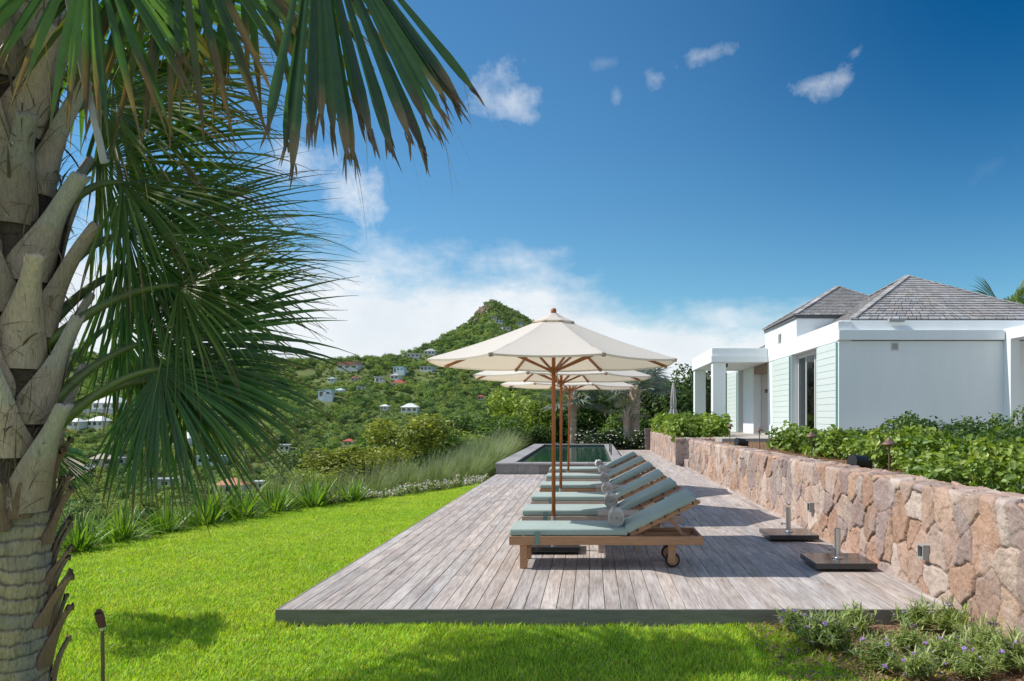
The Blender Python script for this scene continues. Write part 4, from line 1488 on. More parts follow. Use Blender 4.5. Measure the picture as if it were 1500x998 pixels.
def build_loungers():
    proto = build_lounger()
    tw = build_towel()
    tb = empty('side_table', (0, 0, 0))
    t = MB()
    for k in range(5):
        t.box(-0.25, 0.25, -0.25 + k * 0.1, -0.156 + k * 0.1, 0.425, 0.45)
    for s in (-1, 1):
        t.box(-0.248, 0.248, s * 0.235 - 0.012, s * 0.235 + 0.012, 0.36, 0.4245)
        t.box(s * 0.235 - 0.012, s * 0.235 + 0.012, -0.222, 0.222, 0.36, 0.4245)
    t.build('tabletop', M['teak_grey'], tb, bevel=0.003, seg=1)
    for sx in (-1, 1):
        for sy in (-1, 1):
            MB().box(sx * 0.215 - 0.033, sx * 0.215 + 0.033, sy * 0.20 - 0.022, sy * 0.20 + 0.022, 0, 0.36).build('leg', M['teak_grey'], tb, bevel=0.003, seg=1)
    for i, (x, y) in enumerate(zip(LX, LY)):
        o = proto if i == 0 else copy_tree(proto)
        o.location = (x, y, 0.001)
        o.rotation_euler = (0, 0, random.uniform(-0.008, 0.008) if i else 0)
        tag(o, 'teak lounger with sage green cushions, ' + ORD[i], 'sun lounger', 'sun loungers in a row on the deck')
        if i in (1, 2, 4):
            for ch in o.children:
                if ch.name.split('.')[0] == 'frame':
                    ch.data = ch.data.copy(); ch.data.materials[0] = M['teak_grey']
        w = tw
        if i:
            w = tw.copy(); COL.objects.link(w)
        w.location = (x + 1.13, y - 0.02, 0.420 + 0.092)
        w.rotation_euler = (0, random.uniform(-0.6, 0.6) if i else 0.0, random.uniform(-0.06, 0.06))
        tag(w, 'rolled taupe towel on the lounger ' + ORD[i], 'towel', 'rolled towels on the loungers')
    for i, (x, y) in enumerate(((0.33, 9.60), (0.33, 13.18), (0.30, 17.3))):
        o = tb if i == 0 else copy_tree(tb)
        o.location = (x, y, 0.001)
        tag(o, ['low slatted grey wood side table between the two loungers nearest the lawn', 'low slatted grey wood side table beside the second umbrella pole',
                'low slatted grey wood side table beside the farthest umbrella pole'][i], 'side table', 'side tables between the loungers')


build_loungers()


def build_umbrella():
    e = empty('market_umbrella', (0, 0, 0))
    RR, zr, za = 1.52, 2.235, 2.80
    n = 8
    ang = [R(22.5) + k * 2 * math.pi / n for k in range(n)]
    MB().tube([(0, 0, 0.10), (0, 0, 2.83)], 0.0235, 16).build('pole', M['umb_wood'], e, smooth=True)
    # canopy: eight gores, slightly hollow between the ribs
    seg, sub = 12, 8
    vs, fs = [], []
    for k in range(n):
        a0, a1 = ang[k], ang[(k + 1) % n] + (2 * math.pi if k == n - 1 else 0)
        base = len(vs)
        for i in range(seg + 1):
            t = 0.055 + (1 - 0.055) * i / seg
            for j in range(sub + 1):
                s = j / sub
                p0 = Vector((math.cos(a0), math.sin(a0))) * RR * t
                p1 = Vector((math.cos(a1), math.sin(a1))) * RR * t
                p = p0.lerp(p1, s)
                q = 4 * s * (1 - s)
                z = za + (zr - za) * t - 0.030 * math.sin(math.pi * t) - 0.022 * q * t
                p *= 1 - 0.018 * q * t * t
                vs.append((p.x, p.y, z))
        for i in range(seg):
            for j in range(sub):
                a = base + i * (sub + 1) + j
                fs.append((a, a + sub + 1, a + sub + 2, a + 1))
        # hem turned down at the rim
        hb = len(vs)
        for j in range(sub + 1):
            x, y, z = vs[base + seg * (sub + 1) + j]
            vs.append((x * 0.998, y * 0.998, z - 0.022))
        for j in range(sub):
            a = base + seg * (sub + 1) + j
            fs.append((a, hb + j, hb + j + 1, a + 1))
    cn = MB().add(vs, fs).build('canopy', M['canvas'], e, smooth=False)
    me = cn.data
    import bmesh
    bm = bmesh.new(); bm.from_mesh(me); bmesh.ops.remove_doubles(bm, verts=bm.verts, dist=0.0005)
    for f in bm.faces:
        f.smooth = True
    for ed in bm.edges:                                   # keep the seams over the ribs crisp
        if len(ed.link_faces) == 2 and ed.calc_face_angle(0) > R(7):
            ed.smooth = False
    bm.to_mesh(me); bm.free()
    # vent cap
    vs, fs = [], []
    for k in range(n):
        for t, dz in ((0.03, 0.035), (0.10, 0.02), (0.175, 0.025), (0.172, 0.008)):
            vs.append((math.cos(ang[k]) * RR * t, math.sin(ang[k]) * RR * t, za + (zr - za) * t - 0.03 * math.sin(math.pi * t) + dz))
    for k in range(n):
        for i in range(3):
            a, b = k * 4 + i, ((k + 1) % n) * 4 + i
            fs.append((a, a + 1, b + 1, b))
    MB().add(vs, fs).build('vent_cap', M['canvas'], cn)
    tr = MB()
    for k in range(n):
        p = Vector((math.cos(ang[k]) * RR * 0.172, math.sin(ang[k]) * RR * 0.172, za + (zr - za) * 0.172 - 0.03 * math.sin(math.pi * .172) + 0.004))
        q = Vector((math.cos(ang[k]) * RR * 0.155, math.sin(ang[k]) * RR * 0.155, p.z + 0.012))
        tr.bar(q, p, 0.05, 0.012)
    tr.build('vent_pocket', cmat('tan_pocket', (0.42, 0.27, 0.16)), cn)
    MB().lathe([(0.03, 2.785), (0.033, 2.80), (0.034, 2.85), (0.030, 2.868), (0.015, 2.877)], n=18).build('finial', M['umb_wood'], e, smooth=True)
    MB().lathe([(0.045, 2.70), (0.052, 2.71), (0.052, 2.755), (0.04, 2.77)], n=16).build('top_hub', M['rib_wood'], e)
    MB().lathe([(0.035, 2.105), (0.052, 2.11), (0.052, 2.165), (0.036, 2.18)], n=16).build('runner', M['rib_wood'], e)
    MB().tube([(0.03, -0.03, 2.15), (0.05, -0.045, 2.05), (0.045, -0.04, 1.96)], 0.006, 6).build('cord', cmat('cord_tan', (0.5, 0.42, 0.3)), e)
    for k in range(n):
        c, s = math.cos(ang[k]), math.sin(ang[k])

        def on(t, dz):
            return Vector((c * RR * t, s * RR * t, za + (zr - za) * t - 0.03 * math.sin(math.pi * t) + dz))
        rb = MB().bar(on(0.035, -0.035), on(0.5, -0.028), 0.020, 0.034).bar(on(0.5, -0.028), on(0.985, -0.022), 0.020, 0.034).build('rib', M['rib_wood'], e, bevel=0.003)
        MB().bar(Vector((c * 0.05, s * 0.05, 2.14)), on(0.50, -0.05), 0.017, 0.026).build('strut', M['rib_wood'], rb)
        MB().bar(on(0.965, -0.022), on(0.997, -0.018), 0.034, 0.040).build('rib_tip', cmat('tan_pocket', (0.42, 0.27, 0.16)), rb)
    return e


def build_base():
    e = empty('umbrella_base', (0, 0, 0))
    MB().box(-0.315, 0.315, -0.315, 0.315, 0.028, 0.085).build('slab', M['granite'], e, bevel=0.004)
    MB().box(-0.20, 0.20, -0.20, 0.20, 0.0, 0.027).build('feet', M['black'], e)
    MB().lathe([(0.060, 0.086), (0.060, 0.094), (0.034, 0.097), (0.031, 0.11), (0.031, 0.40), (0.0255, 0.402), (0.0255, 0.2)], n=24).build('tube', M['steel'], e, smooth=False, bevel=0.0015)
    k = MB().tube([(-0.03, 0, 0.19), (-0.075, 0, 0.19)], [0.007, 0.007], 8).tube([(-0.075, 0, 0.19), (-0.092, 0, 0.19)], 0.018, 10)
    k.build('knob', M['steel'], e, smooth=False)
    return e


def build_umbrellas():
    proto, base = build_umbrella(), build_base()
    for i, (x, y, rz, tilt) in enumerate(((-0.447, 9.58, 0, 0.0), (-0.50, 13.2, 0.10, 0.004), (-0.50, 17.3, -0.06, 0.018))):
        o = proto if i == 0 else copy_tree(proto)
        o.location = (x, y, 0.0)
        o.rotation_euler = (0, tilt, rz)
        tag(o, ['cream octagonal market umbrella nearest the lawn, largest in view', 'cream market umbrella in the middle of the three', 'cream market umbrella nearest the pool'][i], 'umbrella', 'market umbrellas over the loungers')
        b = base if i == 0 else copy_tree(base)
        b.location = (x + 0.06 if False else x, y, 0.002)
        b.rotation_euler = (0, 0, 0)
        tag(b, ['granite slab base holding the nearest umbrella, under the first lounger', 'granite slab base holding the middle umbrella', 'granite slab base holding the umbrella nearest the pool'][i], 'umbrella base', 'granite umbrella bases')
    for i, (x, y, l) in enumerate(((2.615, 8.55, 'unused granite umbrella base with bare steel tube, nearer the flower bed'), (2.57, 10.5, 'unused granite umbrella base with bare steel tube, farther along the stone wall'))):
        b = copy_tree(base)
        b.location = (x, y, 0.002)
        tag(b, l, 'umbrella base', 'granite umbrella bases')
    # closed umbrella on the far terrace
    e = empty('closed_umbrella', (3.72, 36.5, 0.85), 0, 'closed cream umbrella standing in front of the dark far hedge', 'umbrella')
    MB().tube([(0, 0, 0), (0, 0, 2.25)], 0.025, 10).build('pole', M['umb_wood'], e)
    vs, fs = [], []
    n = 20
    for i, (r, z) in enumerate(((0.03, 2.25), (0.075, 2.0), (0.11, 1.6), (0.12, 1.25), (0.10, 1.08), (0.17, 0.86), (0.21, 0.72), (0.15, 0.70))):
        for k in range(n):
            q = r * (1 + (0.28 if k % 2 else -0.22) * min(1, (2.3 - z)))
            vs.append((q * math.cos(k * 6.283 / n), q * math.sin(k * 6.283 / n), z + (0.05 if (k % 4 == 0 and i > 5) else 0)))
    for i in range(7):
        for k in range(n):
            fs.append((i * n + k, i * n + (k + 1) % n, (i + 1) * n + (k + 1) % n, (i + 1) * n + k))
    MB().add(vs, fs).build('furled_canopy', cmat('furled_canvas', (0.46, 0.43, 0.41)), e)
    MB().lathe([(0.118, 1.10), (0.122, 1.11), (0.122, 1.15), (0.118, 1.16)], n=20).build('tie', cmat('furled_canvas', (0.46, 0.43, 0.41)), e)


build_umbrellas()


# ------------------------------------------------------------------ garden lights
def build_path_lights():
    e = empty('path_light', (0, 0, 0))
    MB().tube([(0, 0, -0.1), (0, 0, 0.44)], 0.011, 10).build('stem', M['brass'], e)
    MB().lathe([(0.018, 0.40), (0.020, 0.415), (0.024, 0.44), (0.024, 0.455)], n=14).build('collar', M['brass'], e)
    MB().lathe([(0.100, 0.447), (0.104, 0.450), (0.075, 0.470), (0.045, 0.492), (0.022, 0.508), (0.016, 0.525), (0.006, 0.531)], n=28).build('shade', M['brass'], e, smooth=True)
    L = [(1303, 9.75, 3.62, 0.80, 'bronze mushroom path light nearest the viewer, beside the black speaker-shaped spot'),
         (1189, 13.5, 3.70, 0.80, 'bronze mushroom path light second along the stone wall'),
         (1113, 17.6, 3.68, 0.82, 'bronze mushroom path light in front of the porch pillar'),
         (1069, 21.4, 3.68, 0.86, 'bronze mushroom path light in front of the far porch column'),
         (1033, 27.2, 3.85, 0.86, 'small bronze path light among the planter leaves, near its corner'),
         (977, 33.0, 3.10, 0.9, 'tiny bronze path light at the far end of the planter leaves')]
    for i, (px, y, x, z, l) in enumerate(L):
        o = e if i == 0 else copy_tree(e)
        o.location = ((px - VPX) / FPX * y, y, z)
        o.rotation_euler = (random.uniform(-.03, .03), random.uniform(-.03, .03), 0)
        tag(o, l, 'path light', 'bronze path lights along the wall')
    for i, (px, py, y, l) in enumerate(((1260, 677, 10.8, 'black cylindrical spot lying on mulch behind the near stone wall'), (1086, 648, 18.6, 'black cylindrical spot on the bed behind the far stretch of stone wall'))):
        p = P(px, py, y)
        s = empty('garden_spotlight', (p.x, p.y, 0.80), 0, l, 'spotlight', 'black spotlights in the bed')
        b = MB().tube([(-0.105, -0.03, p.z - 0.80 + 0.01), (0.075, 0.05, p.z - 0.80 - 0.005)], [0.092, 0.088], 24)
        b.build('housing', M['black'], s, bevel=0.006)
        MB().tube([(-0.108, -0.0315, p.z - 0.80 + 0.01), (-0.125, -0.039, p.z - 0.80 + 0.012)], [0.095, 0.097], 24).build('hood', M['black'], s)
        MB().box(0.05, 0.16, -0.02, 0.09, -0.02, p.z - 0.80 + 0.03).build('bracket', M['black'], s, bevel=0.005)
    # stake spot on the lawn beside the palm
    p = P(149, 905, 4.75)
    s = empty('stake_light', (p.x, p.y, -0.15), 0, 'rusty bronze stake spotlight on the lawn beside the palm trunk', 'stake light')
    h = p.z + 0.15
    MB().tube([(0.01, 0, -0.1), (0.004, 0, h - 0.06)], 0.0105, 10).build('stem', M['brass'], s)
    MB().tube([(0.003, 0, h - 0.075), (0.002, 0, h - 0.05)], 0.017, 12).build('collar', M['steel'], s)
    rust = mat('rusty_bronze', (0.13, 0.05, 0.035), 0.6, noise=(30, 0.3))
    hd = MB().tube([(0.004, 0, h - 0.055), (-0.004, -0.008, h + 0.0), (-0.010, -0.012, h + 0.030)], [0.021, 0.025, 0.025], 16)
    o = hd.build('head', rust, s, smooth=False)
    MB().tube([(-0.010, -0.012, h + 0.030), (-0.014, -0.006, h + 0.05)], [0.025, 0.012], 16).build('visor', rust, o)


build_path_lights()
# ------------------------------------------------------------------ plants made of blades
def nrmz(v):
    return v / np.maximum(np.linalg.norm(v, axis=-1, keepdims=True), 1e-9)


def blades(base, d0, length, width, droop, col, tipcol=None, K=7, side=None, taper=0.75, fold=0.2, tip_from=0.85, wind=None):
    """Ribbons with a folded section. base (n,3), d0 (n,3) start directions; droop bends them down."""
    n = len(base)
    d = nrmz(np.array(d0, float))
    if side is None:
        side = nrmz(np.cross(d, np.array([0, 0, 1.0])) + 1e-6)
    p = np.array(base, float)
    droop = np.broadcast_to(droop, (n,)).astype(float)
    pts, sides, ups = [], [], []
    for k in range(K):
        pts.append(p.copy())
        s = nrmz(side - d * np.sum(side * d, 1)[:, None])
        sides.append(s); ups.append(np.cross(s, d))
        st = length / (K - 1)
        p = p + d * st[:, None]
        d = d + np.array([0, 0, -1.0]) * (droop * (0.3 + 1.4 * k / K) / (K - 1))[:, None]
        if wind is not None:
            d = d + np.array(wind) * (k / K) / (K - 1)
        d = nrmz(d)
    V = np.zeros((n, K, 3, 3)); C = np.zeros((n, K, 3, 3))
    for k in range(K):
        t = k / (K - 1)
        wk = width * (min(1.0, 0.55 + t * 1.6)) * max(0.03, (1 - t ** 2.2)) ** taper
        wk = wk[:, None]
        V[:, k, 0] = pts[k] - sides[k] * wk * 0.5 + ups[k] * wk * fold
        V[:, k, 1] = pts[k]
        V[:, k, 2] = pts[k] + sides[k] * wk * 0.5 + ups[k] * wk * fold
        cc = col
        if tipcol is not None:
            q = np.clip((t - tip_from) / max(1e-3, 1 - tip_from), 0, 1)
            cc = col * (1 - q) + np.array(tipcol) * q
        C[:, k] = np.broadcast_to(cc, (n, 3))[:, None, :]
    b = (np.arange(n) * K * 3)[:, None, None]
    kk = (np.arange(K - 1) * 3)[None, :, None]
    F = np.concatenate([(b + kk + np.array([0, 1, 4, 3])[None, None]).reshape(-1, 4), (b + kk + np.array([1, 2, 5, 4])[None, None]).reshape(-1, 4)])
    return V.reshape(-1, 3), F, C.reshape(-1, 3)


def clump(seed, n, spread, length, width, elev, droop, cols, tipcol=None, wind=None, K=7, tip_from=0.85, fold=0.2):
    g = np.random.default_rng(seed)
    a = g.uniform(0, 6.283, n); r = spread * np.sqrt(g.uniform(0, 1, n))
    base = np.stack([r * np.cos(a), r * np.sin(a), np.zeros(n)], -1)
    e = np.radians(g.uniform(elev[0], elev[1], n))
    a2 = a + g.normal(0, 0.6, n)
    d = np.stack([np.cos(a2) * np.cos(e), np.sin(a2) * np.cos(e), np.sin(e)], -1)
    c = np.array(cols)[g.integers(0, len(cols), n)] * g.uniform(0.75, 1.25, (n, 1))
    return blades(base, d, length * g.uniform(0.65, 1.15, n), width * g.uniform(0.7, 1.2, n), g.uniform(droop[0], droop[1], n), c, tipcol, K, wind=wind, tip_from=tip_from, fold=fold)


def merge(parts):
    V, F4, F3, C, o = [], [], [], [], 0
    for v, f, c in parts:
        f = f if isinstance(f, list) else [f]
        for q in f:
            (F4 if q.shape[1] == 4 else F3).append(q + o)
        V.append(v); C.append(c); o += len(v)
    fs = []
    if F4: fs.append(np.concatenate(F4))
    if F3: fs.append(np.concatenate(F3))
    return np.concatenate(V), fs, np.concatenate(C)


# ------------------------------------------------------------------ fan palms
GREEN = [(0.079, 0.166, 0.038), (0.105, 0.210, 0.049), (0.061, 0.140, 0.042), (0.149, 0.245, 0.052)]


def fan_leaf(hub, axis, normal, Rl, spread=200, nseg=46, droop=0.5, split=0.45, seed=0, cols=GREEN, dry=0.25, thin=1.0, fold_leaf=0.25, blunt=False, thread=True):
    g = np.random.default_rng(seed)
    hub = np.array(hub, float)
    ax = np.array(axis, float); ax /= np.linalg.norm(ax)
    nm = np.array(normal, float); nm -= ax * nm.dot(ax); nm /= np.linalg.norm(nm)
    sd = np.cross(nm, ax)
    a = np.radians(np.linspace(-spread / 2, spread / 2, nseg)) + g.normal(0, 0.012 if blunt else 0.034, nseg)
    d = ax[None] * np.cos(a)[:, None] + sd[None] * np.sin(a)[:, None] - nm[None] * (fold_leaf * np.abs(np.sin(a)) ** 1.5)[:, None]
    d = nrmz(d + g.normal(0, 0.02, (nseg, 3)))
    L = Rl * (0.70 + 0.30 * np.cos(a * 0.55)) * g.uniform(0.86, 1.08, nseg)
    dl = np.radians(spread) / nseg
    K = 12
    down = np.array([0, 0, -1.0])
    p = np.repeat(hub[None], nseg, 0)
    dr = droop * (g.uniform(0.7, 1.4, nseg) if blunt else g.uniform(0.3, 2.3, nseg))
    side0 = nrmz(np.cross(nm[None].repeat(nseg, 0), d))
    V = np.zeros((nseg, K, 3, 3)); C = np.zeros((nseg, K, 3, 3))
    base = np.array(cols)[g.integers(0, len(cols), nseg)] * g.uniform(0.8, 1.2, (nseg, 1))
    brown = np.array([[0.22, 0.13, 0.06]]) * g.uniform(0.6, 1.3, (nseg, 1))
    tipd = 1 - dry * g.uniform(0.15, 1.0, nseg)
    if blunt:
        tipd = g.uniform(0.82, 0.97, nseg)
        brown = np.array([[0.24, 0.16, 0.11]]) * g.uniform(0.5, 1.3, (nseg, 1))
    dd = d.copy()
    for k in range(K):
        t = k / (K - 1)
        s = nrmz(side0 - dd * np.sum(side0 * dd, 1)[:, None])
        up = np.cross(dd, s)
        wfull = 2 * Rl * t * math.tan(dl / 2) * (1.35 if blunt else 1.05)
        wsp = 2 * Rl * split * math.tan(dl / 2) * 1.05
        if t <= split:
            w = np.full(nseg, wfull)
        else:
            q = (t - split) / (1 - split)
            w = wsp * (1 + 0.25 * math.sin(math.pi * min(1, q * 1.2))) * (1 - q) ** (0.28 if blunt else 0.85) * thin ** q * np.ones(nseg) * (1.0 + 0.28 * blunt)
            if blunt:
                w = np.maximum(w, wsp * (0.62 if q < 0.99 else 0.34))
        w = np.maximum(w, 0.0022)[:, None]
        pl = 0.30 * w
        V[:, k, 0] = p - s * w * 0.5 + up * pl
        V[:, k, 1] = p
        V[:, k, 2] = p + s * w * 0.5 + up * pl
        m = np.clip((t - tipd) / 0.06, 0, 1)[:, None]
        C[:, k] = (base * (1 - m) + brown * m)[:, None, :]
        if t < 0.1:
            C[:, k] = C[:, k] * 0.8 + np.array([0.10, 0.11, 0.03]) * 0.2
        p = p + dd * (L / (K - 1))[:, None]
        f = 0 if t < split * 0.6 else (t - split * 0.6) / (1 - split * 0.6)
        dd = nrmz(dd + down * (dr * f * 2.2 / (K - 1))[:, None])
    b = (np.arange(nseg) * K * 3)[:, None, None]
    kk = (np.arange(K - 1) * 3)[None, :, None]
    F = np.concatenate([(b + kk + np.array([0, 1, 4, 3])[None, None]).reshape(-1, 4), (b + kk + np.array([1, 2, 5, 4])[None, None]).reshape(-1, 4)])
    out = [(V.reshape(-1, 3), F, C.reshape(-1, 3))]
    if blunt:                                            # frayed brown ends
        i = np.repeat(np.arange(nseg), 4)
        n = len(i)
        tip = V[i, K - 1, 1] - dd[i] * 0.05 + side0[i] * g.uniform(-0.016, 0.016, (n, 1))
        out.append(blades(tip, nrmz(dd[i] + g.normal(0, 0.10, (n, 3))), g.uniform(0.06, 0.19, n), g.uniform(0.008, 0.022, n), np.full(n, 0.1), np.array([[0.20, 0.13, 0.09]]) * g.uniform(0.4, 1.4, (n, 1)), K=4, side=side0[i]))
    if thread:                                           # pale threads hanging between the segments
        n = nseg // 2
        i = g.integers(0, nseg, n)
        bs = V[i, int(K * (split + 0.12)), 1]
        out.append(blades(bs, nrmz(d[i] + g.normal(0, 0.3, (n, 3))), Rl * g.uniform(0.15, 0.45, n), np.full(n, 0.004), g.uniform(0.5, 2.5, n),
                          np.array([[0.30, 0.22, 0.12]]) * g.uniform(0.6, 1.3, (n, 1)), K=6))
    return merge(out)


def boot_mesh(cx, cy, z0, phi, length, w0, w1, tilt, lean, rad, th, seed, tone=1.0, dark=False):
    """A cut leaf base clasping the trunk: wide below, narrowing to a sawn end."""
    g = np.random.default_rng(seed)
    er = np.array([math.cos(phi), math.sin(phi), 0.0]); et = np.array([-math.sin(phi), math.cos(phi), 0.0]); ez = np.array([0, 0, 1.0])
    nk, nj = 14, 8
    V, C = [], []
    for k in range(nk):
        s = k / (nk - 1)
        outw = rad + 0.005 + math.tan(tilt) * length * s ** 2.0
        ctr = np.array([cx, cy, z0]) + er * outw + et * lean * s ** 1.3 + ez * length * s
        w = w1 + (w0 - w1) * (1 - s) ** 1.9 + 0.012 * math.sin(s * 9 + seed)
        if s < 0.12: w *= 0.75 + s * 2.1
        t_ = th * (0.55 + 0.45 * s)
        wrap = (1 - s) ** 0.8
        # local frame tips outward with the curve
        dn = er * 1.0 - ez * math.tan(tilt) * 1.6 * s ** 0.6
        dn /= np.linalg.norm(dn)
        for o in (1, -1):
            for j in range(nj + 1):
                q = (j / nj * 2 - 1) * o
                lat = q * w / 2
                off = -(lat ** 2) / (2 * rad) * wrap * 1.35 + (t_ * (1 - q * q) ** 0.6 if o > 0 else -t_ * 0.35 * (1 - q * q) ** 0.5)
                jag = g.uniform(-0.03, 0.02) if k == nk - 1 else 0
                V.append(ctr + et * lat + dn * off + ez * jag)
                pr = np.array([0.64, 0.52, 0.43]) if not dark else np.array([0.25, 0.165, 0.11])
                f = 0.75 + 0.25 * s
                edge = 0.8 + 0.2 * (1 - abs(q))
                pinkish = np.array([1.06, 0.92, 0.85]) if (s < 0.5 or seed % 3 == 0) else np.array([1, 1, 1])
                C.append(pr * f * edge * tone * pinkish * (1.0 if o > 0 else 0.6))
    m = 2 * (nj + 1)
    F = []
    for k in range(nk - 1):
        for j in range(m):
            F.append((k * m + j, k * m + (j + 1) % m, (k + 1) * m + (j + 1) % m, (k + 1) * m + j))
    e = (nk - 1) * m
    for j in range(nj):                                   # sawn end
        F.append((e + j, e + j + 1, e + m - 2 - j, e + m - 1 - j))
    return np.array(V), [np.array(F)], np.array(C)


def trunk_mesh(cx, cy, z0, z1, r, lean=(0, 0), res=(150, 0.010), seed=1, ringed=True, period=0.086):
    nth = res[0]
    zs = np.arange(z0, z1, res[1])
    th = np.linspace(0, 2 * math.pi, nth, endpoint=False)
    T, Z = np.meshgrid(th, zs)
    T, Z = T.ravel(), Z.ravel()
    c, s = np.cos(T), np.sin(T)
    q = np.stack([c * 1.2, s * 1.2, Z * 2.2], -1)
    zz = Z + 0.05 * fbm(q * 0.8, 4, seed) + 0.010 * fbm(np.stack([c * 6, s * 6, Z * 9], -1), 2, seed + 1)
    ph = zz / period
    rid = np.floor(ph); fr = ph - rid
    ringt0 = hash3(rid.astype(int), np.zeros_like(rid).astype(int), np.zeros_like(rid).astype(int), seed + 77)
    led = 0.013 * (fr ** 1.5) - 0.016 * np.exp(-((fr - 0.0) / 0.07) ** 2) - 0.010 * np.exp(-((fr - 1.0) / 0.05) ** 2)
    ck = vnoise(np.stack([T * 17 + 0.25 * np.sin(zz * 60), rid * 7.7, np.zeros_like(T)], -1), seed + 4)
    ck2 = vnoise(np.stack([T * 40, rid * 3.1 + np.floor(fr * 2), np.zeros_like(T)], -1), seed + 5)
    crack = np.clip((0.14 - np.abs(ck - 0.5)) / 0.14, 0, 1) ** 3 * 0.8 + np.clip((0.05 - np.abs(ck2 - 0.5)) / 0.05, 0, 1) * 0.45
    crack = np.clip(crack, 0, 1) * np.clip(fr * 6, 0, 1)
    rr = r * (1 + 0.05 * fbm(q * 1.7, 3, seed + 2)) + led * (0.2 + 0.9 * ringt0) - 0.006 * crack + 0.004 * fbm(np.stack([c * 20, s * 20, Z * 30], -1), 3, seed + 3)
    lx, ly = lean
    f = (Z - z0) / (z1 - z0)
    V = np.stack([cx + lx * f + rr * c, cy + ly * f + rr * s, Z], -1)
    ringt = hash3(rid.astype(int), np.zeros_like(rid).astype(int), np.zeros_like(rid).astype(int), seed)
    a = np.array([[0.50, 0.365, 0.245]]); b = np.array([[0.33, 0.28, 0.25]])
    mix = np.clip(0.5 + 0.9 * fbm(np.stack([c * 2, s * 2, Z * 7], -1), 3, seed + 9) + 0.5 * (ringt - 0.5), 0, 1)[:, None]
    C = a * mix + b * (1 - mix)
    ring_dark = np.exp(-((fr) / 0.13) ** 2) * 0.62 + np.exp(-((fr - 1.0) / 0.05) ** 2) * 0.35  # colour darkens at the ring edges
    C = C * (1 - np.clip(ring_dark, 0, 0.8))[:, None] * (1 - 0.5 * crack)[:, None]
    n = len(zs)
    i = np.arange(n - 1)[:, None] * nth; j = np.arange(nth)[None, :]; j2 = (j + 1) % nth
    F = np.stack([i + j, i + j2, i + nth + j2, i + nth + j], -1).reshape(-1, 4)
    return V, [F], C


def petiole(a, b, sag, r0, r1, parent, name='petiole', mtl=None):
    a, b = Vector(a), Vector(b)
    pts, rad = [], []
    for k in range(11):
        t = k / 10
        p = a.lerp(b, t); p.z += sag * 4 * t * (1 - t)
        pts.append(p); rad.append(r0 + (r1 - r0) * t)
    return MB().tube(pts, rad, 8).build(name, mtl or M['petiole'], parent, smooth=True)


